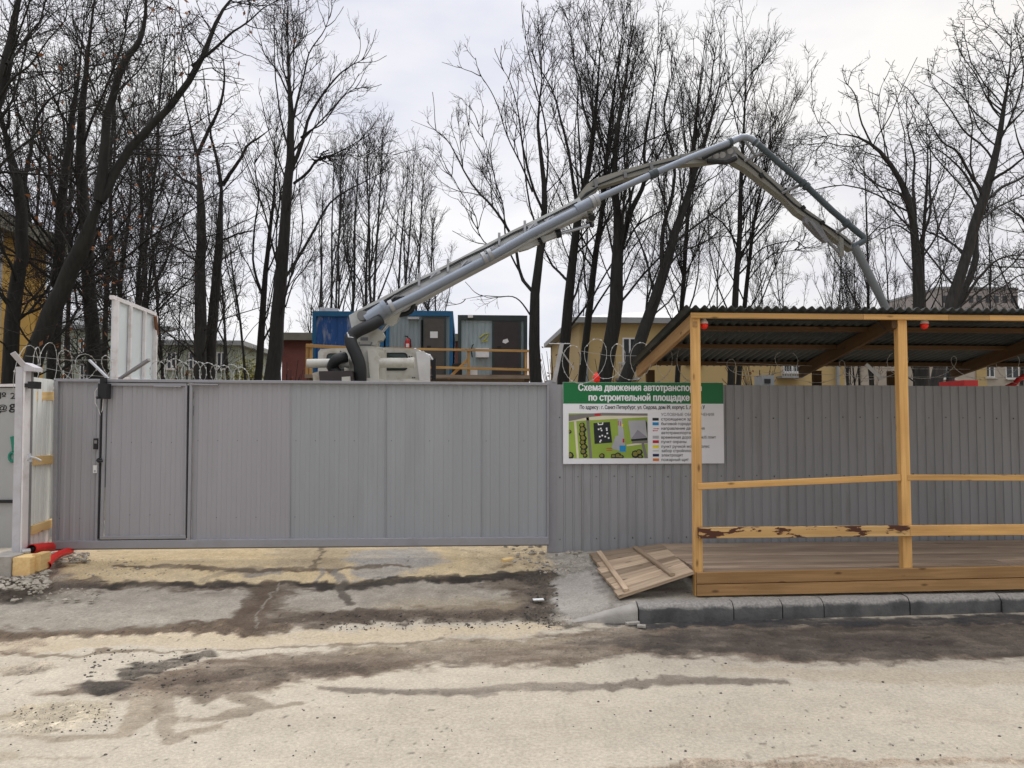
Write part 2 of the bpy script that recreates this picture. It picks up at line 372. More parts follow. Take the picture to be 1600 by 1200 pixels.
def dense(a, b, st): return list(np.arange(a, b + 1e-6, st))
xs = np.array([-80, -40, -22, -15, -12, -10] + dense(-9, 10, .016) + [11, 12, 15, 22, 40, 80])
ys = np.array([-30, -14, -6, -1, 1, 2, 2.6, 3] + dense(3.3, 10.2, .026) + [10.5, 11, 12, 13])
X, Y = np.meshgrid(xs, ys, indexing='ij')
Z = height(X, Y)
Un, Vn = proj(X, Y, Z)
wob = fbm(X * 2.1, Y * 2.1, 5, 3) - .5; wob2 = fbm(X * 2.1, Y * 2.1, 5, 9) - .5
fine = fbm(X * 9, Y * 9, 4, 21) - .5
U = Un + wob * 40 + fine * 10; Vv = Vn + wob2 * 17 + fine * 7
def line(pts, wd, soft, sx=.30):
    """1 on a polyline in photo pixels; vertical half width wd, soft edge"""
    d = np.full(U.shape, 1e9); w_ = np.zeros(U.shape)
    for (a, b) in zip(pts[:-1], pts[1:]):
        ax, ay, bx, by = a[0] * sx, a[1], b[0] * sx, b[1]
        px, py = U * sx - ax, Vv - ay; vx, vy = bx - ax, by - ay
        t = np.clip((px * vx + py * vy) / (vx * vx + vy * vy), 0, 1)
        q = np.hypot(px - vx * t, py - vy * t)
        wa = a[2] if len(a) > 2 else wd; wb = b[2] if len(b) > 2 else wd
        ww = wa + (wb - wa) * t; q = q - ww
        w_ = np.minimum(d, q); d = w_
    return sst(soft, -soft * .4, d)
def area(pts, soft, sx=.30):
    P = [(p[0] * sx, p[1]) for p in pts]; n = len(P); inside = np.zeros(U.shape, bool); d = np.full(U.shape, 1e9)
    u = U * sx
    for i in range(n):
        (ax, ay), (bx, by) = P[i], P[(i + 1) % n]
        c = ((ay > Vv) != (by > Vv)) & (u < (bx - ax) * (Vv - ay) / (by - ay + 1e-9) + ax); inside ^= c
        vx, vy = bx - ax, by - ay; t = np.clip(((u - ax) * vx + (Vv - ay) * vy) / (vx * vx + vy * vy + 1e-9), 0, 1)
        d = np.minimum(d, np.hypot(u - ax - vx * t, Vv - ay - vy * t))
    d = np.where(inside, -d, d); return sst(soft, -soft, d)

col = np.ones(X.shape + (3,))
big = fbm(X * .5, Y * 1.4, 5, 40)[..., None]
col[:] = np.array([.435, .39, .315]) * (.84 + .32 * big)
col += (fbm(X * .7, Y * 3, 4, 60)[..., None] - .5) * np.array([.05, .05, .05])
rough = np.zeros(X.shape)
EDGE = (fbm(X * 7, Y * 12, 6, 140, .62) - .5) * 2.0
MOT = (fbm(X * 2.6, Y * 6.5, 5, 170, .6) - .5) * 2.0
def put(mask, c, amt=1.0, br=0.0):
    global col, rough
    m_ = mask * (1 - mask) * 4
    mask = np.clip(sst(.08, .92, mask + EDGE * m_ * 1.0), 0, 1)
    mk = (mask * amt * np.clip(.95 + MOT * .38, .6, 1.08))[..., None]; mk = np.clip(mk, 0, 1); col = col * (1 - mk) + np.array(c) * mk
    rough = np.maximum(rough, mask * br)
SAND = (.53, .42, .255); SLAB = (.325, .295, .245); BROWN = (.095, .070, .051); DARK = (.036, .031, .027); GREY = (.21, .20, .185); KHAKI = (.30, .25, .175)
# yellow sandy strip by the gate, down to the slab edge
put(area([(-200, 1010), (-200, 930), (60, 905), (150, 840), (860, 830), (870, 905), (430, 915), (150, 915), (0, 925)], 6), SAND, .95, .25)
put(area([(420, 855), (540, 850), (560, 880), (520, 890), (430, 880)], 8), KHAKI, .6)
put(area([(380, 885), (440, 886), (435, 896), (375, 898)], 4), GREY, .8)
put(area([(548, 862), (660, 855), (700, 876), (620, 905), (560, 905), (545, 880)], 6), (.30, .30, .30), .75)
put(line([(330, 906, 2), (370, 890, 3), (400, 884, 2)], 2, 3), KHAKI, .7)
put(line([(180, 884, 1.5), (300, 888, 2), (480, 889, 1.5), (640, 886, 1.5)], 2, 2.5), (.12, .09, .065), .85)
put(line([(505, 855, 1.5), (488, 885, 2)], 2, 3, 1), BROWN, .7)
put(line([(500, 890, 3), (500, 905, 3)], 3, 3, 1), GREY, .75)
put(line([(520, 890, 3), (540, 905, 4)], 3, 3, 1), GREY, .75)
put(area([(690, 845), (860, 838), (860, 885), (760, 895), (720, 880)], 12), KHAKI, .45, .6)
# slabs with wet dirty margins
put(area([(-200, 950), (0, 922), (150, 908), (440, 911), (860, 904), (880, 962), (640, 972), (480, 985), (250, 990), (0, 1002), (-200, 1010)], 6), BROWN, .95, .3)
put(area([(-200, 965), (0, 935), (120, 922), (300, 921), (375, 923), (398, 934), (378, 955), (350, 966), (290, 972), (150, 978), (0, 984), (-200, 998)], 8), SLAB, .95)
put(area([(462, 924), (530, 917), (640, 912), (750, 912), (800, 922), (790, 938), (700, 948), (580, 956), (490, 958), (450, 945)], 9), SLAB, .92)
put(line([(600, 950, 5), (700, 945, 6), (800, 940, 6)], 5, 10), KHAKI, .5)
put(line([(570, 945, 4), (660, 930, 4), (790, 912, 5)], 4, 9), (.22, .19, .15), .4)
put(line([(120, 916, 2), (280, 914, 3.5), (430, 913, 3.5), (560, 912, 4), (700, 906, 4), (860, 898, 6)], 3, 4), DARK, .92, .3)
put(line([(543, 912, 6), (545, 935, 5), (540, 938, 10)], 6, 3, 1), (.10, .085, .07), .9)
put(line([(437, 915, 1), (398, 975, 1.2)], 1, 1.6, 1), DARK, .8, .8)
put(line([(0, 996, 4), (150, 991, 5), (330, 982, 7), (450, 982, 5)], 4, 6), (.105, .078, .055), .9, .9)
put(line([(420, 915, 9), (400, 950, 16), (390, 975, 18)], 12, 8, .7), BROWN, .85, .3)
put(line([(450, 970, 6), (560, 966, 9), (700, 966, 7), (860, 960, 8)], 5, 6), (.07, .055, .043), .9, .9)
put(line([(437, 915, 1), (398, 975, 1.2)], 1, 1.6, 1), (.3, .28, .24), .5, .8)
put(area([(820, 895), (870, 885), (890, 945), (925, 985), (870, 985), (820, 970)], 8), (.075, .062, .05), .85, .9)
# pale strip, then the long brown wet band
put(line([(-100, 1012, 8), (250, 1002, 8), (620, 994, 8), (860, 980, 4)], 6, 6), (.46, .385, .275), .85)
put(line([(0, 1022, 1), (120, 1022, 1.3), (300, 1014, 1), (560, 1007, 1.2), (700, 1000, 1)], 1, 1.8), (.14, .105, .07), .75)
put(area([(60, 1085), (130, 1068), (250, 1050), (330, 1028), (470, 1018), (620, 1006), (760, 1000), (900, 990), (1010, 975), (1200, 968), (1800, 962), (1800, 1035), (1560, 1030), (1480, 1030), (1400, 1042), (1300, 1034), (1180, 1036), (1100, 1026), (1000, 1024), (880, 1036), (760, 1040), (640, 1046), (560, 1058), (480, 1062), (400, 1085), (330, 1100), (250, 1088), (160, 1092)], 9), (.12, .09, .066), .9, .6)
put(area([(230, 1066), (420, 1040), (560, 1030), (600, 1040), (520, 1052), (420, 1062), (300, 1080)], 9), (.075, .058, .045), .85, .9)
put(area([(880, 1006), (1100, 985), (1300, 978), (1800, 970), (1800, 1022), (1500, 1024), (1400, 1034), (1200, 1024), (1000, 1014)], 9), (.068, .057, .048), .9, .25)
put(line([(960, 978, 2), (1100, 976, 5), (1300, 972, 6), (1800, 965, 6)], 4, 5), (.04, .04, .042), .92, .3)
put(line([(1410, 1002, 3), (1480, 1003, 4)], 3, 5), (.055, .045, .04), .8)
put(line([(560, 1015, 4), (750, 1008, 4), (880, 1000, 3)], 4, 6), KHAKI, .5)
# long thin streak
put(line([(505, 1074, 1.5), (560, 1078, 4), (700, 1076, 4), (900, 1070, 5), (1060, 1066, 5), (1200, 1065, 3), (1230, 1064, 1)], 4, 4), (.15, .125, .10), .85, .3)
put(line([(745, 1083, 2), (770, 1083, 2)], 2, 3), (.2, .17, .14), .7)
put(line([(1150, 1045, 3), (1280, 1052, 5), (1500, 1058, 7), (1700, 1060, 7)], 5, 12), (.40, .34, .255), .7)
# left patches, tails and rubble tracks
put(area([(130, 1072), (150, 1062), (205, 1068), (185, 1082), (135, 1090)], 5), (.028, .025, .023), .92, 1)
put(line([(195, 1055, 4), (225, 1042, 6), (275, 1032, 5), (325, 1020, 3)], 4, 4), (.045, .038, .032), .9, 1)
put(line([(20, 1046, 6), (60, 1040, 6)], 5, 8), (.23, .19, .14), .7, 1)
put(line([(0, 1000, 3), (50, 1005, 4), (0, 1024, 3)], 3, 6), (.17, .13, .095), .7, .9)
put(area([(0, 1112), (70, 1098), (180, 1098), (180, 1110), (120, 1135), (40, 1145), (0, 1135)], 9), (.36, .31, .225), .75, .8)
put(line([(-20, 1150, 2), (90, 1153, 2.5), (190, 1146, 3), (220, 1120, 6), (240, 1090, 9)], 3, 4), (.25, .205, .15), .8, .3)
put(line([(258, 1098, 14), (262, 1130, 11), (258, 1155, 7), (300, 1148, 3), (355, 1138, 2)], 6, 6, .8), (.22, .18, .135), .85, .35)
put(line([(290, 1126, 2), (350, 1122, 5), (410, 1105, 5), (380, 1092, 6)], 4, 5), (.20, .165, .125), .8, .3)
put(line([(430, 1108, 2), (470, 1100, 3)], 3, 3), (.2, .165, .12), .7)
put(line([(0, 1122, 3), (40, 1108, 3)], 2, 3), KHAKI, .6)
put(line([(40, 1184, 1), (90, 1187, 1.4), (140, 1181, 1)], 1, 2), (.25, .2, .15), .6)
put(line([(-10, 1182, 3), (15, 1180, 4)], 3, 5), KHAKI, .6)
# crumbling edge at the bottom right
put(line([(960, 1202, 3), (1060, 1196, 5), (1160, 1194, 4), (1250, 1197, 6), (1340, 1196, 4), (1420, 1190, 3), (1500, 1186, 4), (1620, 1188, 2)], 4, 4), (.24, .19, .14), .85, .9)
put(line([(1205, 1185, .8), (1270, 1183, 1), (1340, 1190, 1)], 1, 1.5), (.25, .19, .14), .8)
# fine drying cracks in the pale road
for i in range(16):
    x0, y0 = random.uniform(-50, 1600), random.uniform(1090, 1200)
    pts = [(x0, y0, .3)]
    for k in range(5): x0 += random.uniform(15, 60); y0 += random.uniform(-4, 3); pts.append((x0, y0, .5))
    put(line(pts, .5, 1.0), (.36, .31, .245), .45)
# concrete fillet beside the kerb and gravelly pavement
xs_ = 1.08 + (8.6 - np.clip(Y, 7, 9.6)) * -.12
pav = (X > xs_ - .12) & (Y > kerb_y(X) + .02)
pm = sst(xs_ - .2, xs_ + .1, X + wob * .25) * (Y > kerb_y(X) + .03)
put(pm, (.30, .28, .24), .9, .3); put(pm * sst(8.55, 8.9, Y + wob * .3), (.27, .25, .215), .95, .8)
put(area([(858, 905), (915, 888), (940, 890), (955, 940), (1000, 938), (940, 962), (885, 972), (870, 945)], 3), (.36, .335, .30), .97, .0)
rough *= 1 - .9 * area([(858, 905), (915, 888), (940, 890), (955, 940), (1000, 938), (940, 962), (885, 972), (870, 945)], 3)
put(area([(925, 885), (945, 900), (985, 940), (960, 945), (930, 910)], 6), (.12, .10, .085), .6)
# gravel by the gate post at left
put(area([(-100, 880), (100, 880), (110, 905), (80, 925), (0, 940), (-100, 950)], 8), (.24, .21, .18), .9, 1)
put(line([(-50, 945, 4), (60, 922, 6), (150, 908, 3)], 5, 7), (.10, .08, .065), .8, .7)
# specks of grit
grit = vnoise(X * 30, Y * 22, 77); gm = sst(.93, .96, grit) * sst(.4, .62, fbm(X * .8, Y * .8, 3, 90) + rough * .25)
col = col * (1 - .6 * gm[..., None])
sp = vnoise(X * 55, Y * 34, 5); sm_ = sst(.80, .95, sp) * np.clip(rough * 1.2 - .15, 0, 1)
col = col * (1 - .55 * sm_[..., None]); sp = vnoise(X * 48 + 9, Y * 30, 6); sm_ = sst(.84, .97, sp) * np.clip(rough * 1.1 - .2, 0, 1)
col = col * (1 + .9 * sm_[..., None])
col = np.clip(col * (1 + fine[..., None] * (.22 + .9 * rough[..., None])), .02, .7)
Z = Z + rough * fine * .045 + wob * .012 * (Y < 7.1) + (fbm(X * 3, Y * 3, 4, 31) - .5) * .012
Z[:, 0] += 0

def ground_mat(name):
    m = bpy.data.materials.new(name); m.use_nodes = True; t = m.node_tree; b = t.nodes['Principled BSDF']; l = t.links.new
    a = t.nodes.new('ShaderNodeAttribute'); a.attribute_name = 'stain'
    g = t.nodes.new('ShaderNodeAttribute'); g.attribute_name = 'rough'
    tcn = t.nodes.new('ShaderNodeTexCoord')
    n1 = t.nodes.new('ShaderNodeTexNoise'); n1.inputs['Scale'].default_value = 38; n1.inputs['Detail'].default_value = 8; n1.inputs['Roughness'].default_value = .7; l(tcn.outputs['Object'], n1.inputs[0])
    r1 = t.nodes.new('ShaderNodeMapRange'); r1.inputs[1].default_value = .3; r1.inputs[2].default_value = .7; r1.inputs[3].default_value = .74; r1.inputs[4].default_value = 1.22; l(n1.outputs[0], r1.inputs[0])
    m1 = t.nodes.new('ShaderNodeMixRGB'); m1.blend_type = 'MULTIPLY'; m1.inputs[0].default_value = 1; l(a.outputs['Color'], m1.inputs[1]); l(r1.outputs[0], m1.inputs[2])
    vo = t.nodes.new('ShaderNodeTexVoronoi'); vo.inputs['Scale'].default_value = 70; l(tcn.outputs['Object'], vo.inputs[0])
    v2 = t.nodes.new('ShaderNodeMapRange'); v2.inputs[1].default_value = .0; v2.inputs[2].default_value = .5; v2.inputs[3].default_value = .55; v2.inputs[4].default_value = 1.25; l(vo.outputs['Distance'], v2.inputs[0])
    m2 = t.nodes.new('ShaderNodeMixRGB'); m2.blend_type = 'MULTIPLY'; l(g.outputs['Fac'], m2.inputs[0]); l(m1.outputs[0], m2.inputs[1]); l(v2.outputs[0], m2.inputs[2])
    n4 = t.nodes.new('ShaderNodeTexNoise'); n4.inputs['Scale'].default_value = 140; n4.inputs['Detail'].default_value = 3; l(tcn.outputs['Object'], n4.inputs[0])
    r4 = t.nodes.new('ShaderNodeMapRange'); r4.inputs[1].default_value = .32; r4.inputs[2].default_value = .68; r4.inputs[3].default_value = .88; r4.inputs[4].default_value = 1.1; l(n4.outputs[0], r4.inputs[0])
    m5 = t.nodes.new('ShaderNodeMixRGB'); m5.blend_type = 'MULTIPLY'; m5.inputs[0].default_value = 1; l(m2.outputs[0], m5.inputs[1]); l(r4.outputs[0], m5.inputs[2])
    l(m5.outputs[0], b.inputs['Base Color'])
    b.inputs['Roughness'].default_value = .92; b.inputs['Specular IOR Level'].default_value = .2
    bp = t.nodes.new('ShaderNodeBump'); bp.inputs['Strength'].default_value = .5; bp.inputs['Distance'].default_value = .008
    l(n1.outputs[0], bp.inputs['Height']); l(bp.outputs[0], b.inputs['Normal'])
    return m
M['surf'] = ground_mat('dusty worn surface')
nx, ny = X.shape
idx = np.arange(nx * ny).reshape(nx, ny)
quads = np.stack([idx[:-1, :-1], idx[1:, :-1], idx[1:, 1:], idx[:-1, 1:]], -1).reshape(-1, 4)
cxm = (X[:-1, :-1] + X[1:, 1:]).ravel() / 2; cym = (Y[:-1, :-1] + Y[1:, 1:]).ravel() / 2
ispav = (cxm > 1.08 + (8.6 - np.clip(cym, 7, 9.6)) * -.12) & (cym > kerb_y(cxm) + .05)
isdrv = (~ispav) & (cym > 7.25)
def surf_obj(name, sel):
    q = quads[sel]; used, inv = np.unique(q, return_inverse=True); inv = inv.reshape(-1, 4)
    vv = np.stack([X.ravel(), Y.ravel(), Z.ravel()], -1)[used]
    me = bpy.data.meshes.new(name)
    me.vertices.add(len(vv)); me.vertices.foreach_set('co', vv.astype(np.float32).ravel())
    me.loops.add(len(inv) * 4); me.loops.foreach_set('vertex_index', inv.astype(np.int32).ravel())
    me.polygons.add(len(inv)); me.polygons.foreach_set('loop_start', np.arange(0, len(inv) * 4, 4, dtype=np.int32))
    me.polygons.foreach_set('use_smooth', np.ones(len(inv), dtype=bool))
    me.update(calc_edges=True)
    ca = me.attributes.new('stain', 'FLOAT_COLOR', 'POINT')
    ca.data.foreach_set('color', np.concatenate([col.reshape(-1, 3)[used], np.ones((len(used), 1))], 1).astype(np.float32).ravel())
    ra = me.attributes.new('rough', 'FLOAT', 'POINT'); ra.data.foreach_set('value', rough.ravel()[used].astype(np.float32))
    me.materials.append(M['surf']); o = bpy.data.objects.new(name, me); C.objects.link(o); o['kind'] = 'structure'
    return o
surf_obj('road', ~(ispav | isdrv)); surf_obj('driveway', isdrv); surf_obj('pavement', ispav)
M['soil'] = mat('bare brown soil', (.16, .13, .09), .95, var=.3, vscale=.6, dirt=(.10, .12, .05), dirt_amt=.5, dscale=.15, bump=.5, bscale=8)
gx = [-900, -200, -81, -40, -9, 0, 10, 40, 81, 200, 900]; gy = [-400, -60, -30.5, 2, 7, 8.6, 9.5, 11, 12.9, 13.2, 40, 120, 300, 1200]; gz = [-.05, -.05, -.08, -.08, -.08, .03, .2, .28, .3, .36, .36, .4, .4, .4]
b = MB(); vs = [(x, y, z) for x in gx for y, z in zip(gy, gz)]; n = len(gy)
b.add(vs, [(i * n + j, (i + 1) * n + j, (i + 1) * n + j + 1, i * n + j + 1) for i in range(len(gx) - 1) for j in range(n - 1)])
tag(b.build('ground', M['soil']), kind='structure')
def HZ(x, y): return float(height(np.array([float(x)]), np.array([float(y)]))[0])
#@@SETTING_END
# ------------------------------------------------------------------ kerb (stones with joints, tapering to the drive)
M['kerbm'] = bpy.data.materials.new('stained kerb stone with shaded face'); M['kerbm'].use_nodes = True
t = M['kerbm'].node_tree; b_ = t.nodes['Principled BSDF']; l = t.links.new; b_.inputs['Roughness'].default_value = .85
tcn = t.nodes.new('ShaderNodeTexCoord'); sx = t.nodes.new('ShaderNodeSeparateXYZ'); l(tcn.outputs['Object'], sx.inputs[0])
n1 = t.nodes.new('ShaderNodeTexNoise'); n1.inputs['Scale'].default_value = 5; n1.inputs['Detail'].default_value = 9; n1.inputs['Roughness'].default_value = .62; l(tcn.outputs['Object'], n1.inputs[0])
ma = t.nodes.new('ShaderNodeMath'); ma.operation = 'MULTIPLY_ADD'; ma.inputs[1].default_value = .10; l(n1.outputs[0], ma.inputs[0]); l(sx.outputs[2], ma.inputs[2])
mr = t.nodes.new('ShaderNodeMapRange'); mr.inputs[1].default_value = .170; mr.inputs[2].default_value = .198; l(ma.outputs[0], mr.inputs[0])  # splash dirt and the face's shade put into colour below the paler top
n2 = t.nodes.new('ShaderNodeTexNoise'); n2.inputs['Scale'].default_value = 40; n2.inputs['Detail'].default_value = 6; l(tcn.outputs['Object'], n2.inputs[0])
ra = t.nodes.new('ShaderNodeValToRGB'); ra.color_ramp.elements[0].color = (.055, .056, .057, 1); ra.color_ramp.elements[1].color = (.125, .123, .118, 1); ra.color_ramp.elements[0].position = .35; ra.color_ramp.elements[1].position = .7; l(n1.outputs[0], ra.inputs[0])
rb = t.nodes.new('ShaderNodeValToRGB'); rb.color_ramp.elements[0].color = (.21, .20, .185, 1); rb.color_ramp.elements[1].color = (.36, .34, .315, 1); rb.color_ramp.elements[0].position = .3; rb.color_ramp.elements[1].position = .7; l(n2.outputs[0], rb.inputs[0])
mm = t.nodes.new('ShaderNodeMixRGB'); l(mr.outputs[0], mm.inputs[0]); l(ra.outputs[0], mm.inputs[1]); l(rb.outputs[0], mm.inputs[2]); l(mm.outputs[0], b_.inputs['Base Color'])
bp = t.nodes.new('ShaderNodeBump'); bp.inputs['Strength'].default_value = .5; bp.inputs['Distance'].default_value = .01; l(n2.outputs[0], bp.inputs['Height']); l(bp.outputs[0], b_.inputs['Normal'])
kb = MB()
kx = [G(p, 960, .1).x for p in (1000, 1155, 1237, 1307, 1455)]
while kx[-1] < 14: kx.append(kx[-1] + 1.0)
def kerb_stone(x0, x1, h0, h1, dz0=0, dy=0, mi=0):
    """rounded section along x, ends ragged"""
    k = 6; vs = []; sec = [(0, -.1), (0, .62), (.016, .80), (.045, .93), (.085, 1.0), (.16, 1.0), (.165, -.1)]
    for i in range(k):
        tt = i / (k - 1); x = x0 + (x1 - x0) * tt; h = h0 + (h1 - h0) * tt
        for (dyy, hz) in sec:
            vs.append((x, kerb_y(x) + dyy + dy + random.uniform(-.004, .004), max(-.06, hz * h) + dz0 + (random.uniform(-.006, .004) if hz > .5 else 0)))
    m_ = len(sec); fs = []
    for i in range(k - 1):
        for j in range(m_ - 1): fs.append((i * m_ + j, (i + 1) * m_ + j, (i + 1) * m_ + j + 1, i * m_ + j + 1))
    fs += [tuple(range(m_))[::-1][::-1], tuple(range((k - 1) * m_, k * m_))[::-1]]
    kb.mi = mi; kb.add(vs, fs); kb.mi = 0
for i in range(len(kx) - 1):
    kerb_stone(kx[i] + .006, kx[i + 1] - .006, .185, .185, random.uniform(-.006, .006), random.uniform(-.008, .008))
kerb_stone(G(885, 975, .02).x, kx[0] - .006, .02, .175, 0, .01, 1)
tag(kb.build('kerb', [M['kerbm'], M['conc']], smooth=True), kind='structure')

# ------------------------------------------------------------------ sliding gate
YG = 9.6
gw = thing('sliding_gate', 'wide grey profiled steel sliding gate with a wicket door, spanning the driveway', 'gate', (W(470, 855, YG).x, YG, .3))
def gp(px, py, y=YG): return W(px, py, y)
def gateprof(x0, x1, pitch=.118, d=.0075):
    pr = []; x = x0
    while x < x1 - .02:
        for f, dd in ((0, 0), (.42, 0), (.54, -d), (.88, -d)):
            xx = x + f * pitch
            if xx < x1: pr.append((xx, dd))
        x += pitch
    pr.append((x1, 0)); return pr
def gate_sheet(name, px0, px1, pyt, pyb, par, y=YG + .012):
    a = gp(px0, pyb[0], y); c = gp(px1, pyb[1], y); tl = gp(px0, pyt[0], y); tr = gp(px1, pyt[1], y)
    bm = MB(); pr = gateprof(0, c.x - a.x); vs = []
    for (tx, d) in pr:
        f = tx / (c.x - a.x)
        vs += [(a.x + tx, y + d * -1 * -1, a.z + (c.z - a.z) * f), (a.x + tx, y + d * -1 * -1, tl.z + (tr.z - tl.z) * f)]
    bm.add(vs, [(2 * i, 2 * i + 2, 2 * i + 3, 2 * i + 1) for i in range(len(pr) - 1)])
    # screws with washers
    bm.mi = 1
    for fz in (.14, .62):
        for k in range(int((c.x - a.x) / .236)):
            if random.random() < .72:
                x = a.x + .06 + k * .236; f = (x - a.x) / (c.x - a.x)
                z = (a.z + (c.z - a.z) * f) * (1 - fz) + (tl.z + (tr.z - tl.z) * f) * fz
                bm.tube([(x, y - .001, z), (x, y - .007, z)], .0062, 6)
    return bm.build(name, [M['gate2' if px0 > 440 else 'gate'], M['screw']], par)
def topy(px): return 592 + (px - 90) * 6.0 / 765
def boty(px): return 846 - (px - 83) * 7.0 / 772
def gbar(name, p0, p1, wpx=None, w=.05, d=.05, y=YG - .012, mt='gate_frame', par=None):
    a, c = gp(p0[0], p0[1], y), gp(p1[0], p1[1], y); bm = MB(); bm.beam(a, c, d, w, up=(0, 0, 1) if abs(a.x - c.x) > abs(a.z - c.z) else (1, 0, 0), ch=.003)
    return bm.build(name, M[mt], par or gw)
gbar('top_rail', (88, topy(88) + 2), (857, topy(857) + 2), w=.034, d=.05)
gbar('bottom_rail', (84, boty(84) + 5), (857, boty(857) + 5.5), w=.092, d=.075, y=YG - .02)
bm = MB(); a, c = gp(84, boty(84) + 12, YG - .01), gp(857, boty(857) + 12, YG - .01); bm.beam(a, c, .03, .02); bm.build('guide_track', M['post_dark'], gw)
gbar('stile', (89, topy(88) + 4), (85.5, boty(84)), w=.045, d=.05)
gbar('stile', (856, topy(857) + 4), (856, boty(857)), w=.022, d=.05)
gbar('stile', (299.5, topy(300) + 5), (295.5, boty(297)), w=.036, d=.05)
gbar('stile', (156, topy(156) + 5), (151, boty(152)), w=.032, d=.045)
gate_sheet('panel_sheet', 84.5, 156, (topy(88), topy(156)), (boty(84), boty(151)), gw)
for p0, p1 in ((299, 453), (453, 603), (603, 752), (752, 857)):
    gate_sheet('panel_sheet', p0, p1, (topy(p0), topy(p1)), (boty(p0), boty(p1)), gw, YG + .012 + (.0 if p0 in (299, 603) else .003))
for p0 in (453, 603, 752): gbar('seam_strip', (p0, topy(p0) + 5), (p0 - .5, boty(p0)), w=.012, d=.006, y=YG + .003)
# wicket
wk = gate_sheet('wicket_door', 163, 291, (602, 602.5), (838, 837), gw, YG - .004)
def wbar(nm, p0, p1, w, y, mt='gate_frame'):
    return gbar(nm, p0, p1, w=w, d=.03, y=y, mt=mt, par=wk)
wbar('door_frame', (164, 600.5), (292, 601), .036, YG - .022); wbar('door_frame', (157, 840), (291, 839), .036, YG - .022)
wbar('door_frame', (164.5, 602), (158.8, 839), .034, YG - .020); wbar('door_frame', (291.5, 602.5), (288.5, 838), .026, YG - .020)
wbar('door_seal', (159.8, 600), (153.8, 842), .012, YG - .025, 'gap'); wbar('door_seal', (294.8, 602), (291.8, 841), .012, YG - .025, 'gap')
wbar('door_seal', (160, 597.4), (294, 598.4), .007, YG - .025, 'gap'); wbar('door_seal', (154, 843.5), (291, 842.3), .006, YG - .025, 'gap')
bm = MB(); c = gp(156.5, 719, YG - .04); bm.tube([c, c + Vector((0, -.04, 0))], .027, 14); bm.tube([c + Vector((0, -.04, 0)), c + Vector((0, -.065, .0)), c + Vector((.06, -.07, -.01))], .011, 8)
bm.build('door_handle', M['black'], wk, smooth=True)
for px, py in ((262, 603.5), (320, 600.5)):
    bm = MB(); c = gp(px, py, YG - .035); bm.beam(c - Vector((.16, 0, .0)), c + Vector((.16, 0, -.004)), .03, .016); bm.build('hinge_strip' if px < 300 else 'weld_strip', M['gate_frame'], wk if px < 300 else gw)
# lock box, cable, keypad, bell
def pbox(bm, p0, p1, y0, y1):
    a, c = W(p0[0], p1[1], y0), W(p1[0], p0[1], y0); bm.box((a.x, y0, a.z), (c.x, y1, c.z)); return bm
bm = MB(); pbox(bm, (152.5, 599), (166.5, 623), YG - .16, YG - .04); pbox(bm, (156, 590), (164, 600), YG - .10, YG - .03); bm.tube([W(154, 620, YG - .165), W(150.5, 622, YG - .18)], .018, 10)
lb = bm.build('closer_box', M['black'], gw)
bm = MB(); bm.tube([W(152, 606, YG - .1), W(148.5, 612, YG - .06), W(149, 630, YG - .03), W(153, 637, YG - .03), W(157, 649, YG - .035), W(160, 640, YG - .035), W(161.5, 622, YG - .04)], .005, 6); bm.build('cable_loop', M['white_pl'], gw, smooth=True)
bm = MB(); pbox(bm, (145.5, 685), (152.5, 702), YG - .055, YG + .0); bm.mi = 1; pbox(bm, (147, 688), (151.5, 693), YG - .058, YG - .054); bm.build('card_reader', [M['black'], M['post_dark']], gw)
bm = MB(); pbox(bm, (145.3, 727), (151.3, 739), YG - .045, YG + .0); bm.mi = 1; c = W(148.3, 736, YG - .045); bm.tube([c, c + Vector((0, -.006, 0))], .012, 12); bm.build('bell_box', [M['white_pl'], M['galv']], gw)

# ------------------------------------------------------------------ profiled fence at right
YF = 9.64
fn = thing('steel_fence', 'grey profiled steel fence running behind the timber walkway', 'fence', (4.5, YF, .3))
FX0 = W(861, 700, YF).x; FT = W(1130, 602, YF).z; FB = .30
def fenceprof(x0, x1, pitch=.115, d=.0105):
    pr = []; x = x0
    while x < x1 - .01:
        for f, dd in ((0, 0), (.70, 0), (.76, d), (.94, d), (1.0, 0)):
            if x + f * pitch <= x1 + 1e-6: pr.append((x + f * pitch, dd))
        x += pitch
    return pr
x = FX0 + .07; k = 0
while x < 14.5:
    x1 = x + 1.15; bm = MB(); y = YF + (.002 if k % 2 else 0)
    dz = random.uniform(-.006, .006)
    bm.sheet(fenceprof(0, 1.15), (x, y, FB), (1, 0, 0), (0, 1, 0), (0, 0, FT - FB + dz))
    bm.mi = 1
    for zz in (FB + .2, FB + .98, FB + 1.72):
        for j in range(5):
            if random.random() < .85:
                xx = x + .04 + j * .23; bm.tube([(xx, y - .0005, zz + random.uniform(-.02, .02)), (xx, y - .007, zz)], .0065, 6)
    bm.build('panel_sheet', [M['fence'], M['screw']], fn); x = x1; k += 1
for px in (863, 1130, 1410):
    xx = W(px, 700, YF).x
    if px == 863: bm = MB(); bm.beam((xx + .0, YF + .034, .22), (xx + .0, YF + .034, FT + .06), .13, .06, up=(0, 1, 0)); bm.build('fence_post', M['gate_frame'], fn)
    else: bm = MB(); bm.beam((xx, YF + .07, .22), (xx, YF + .07, FT - .02), .06, .06, up=(0, 1, 0)); bm.build('fence_post', M['post_dark'], fn)
for zz in (FB + .2, FB + .98, FB + 1.72):
    bm = MB(); bm.beam((FX0 + .1, YF + .04, zz), (14.4, YF + .04, zz), .04, .03); bm.build('fence_rail', M['post_dark'], fn)
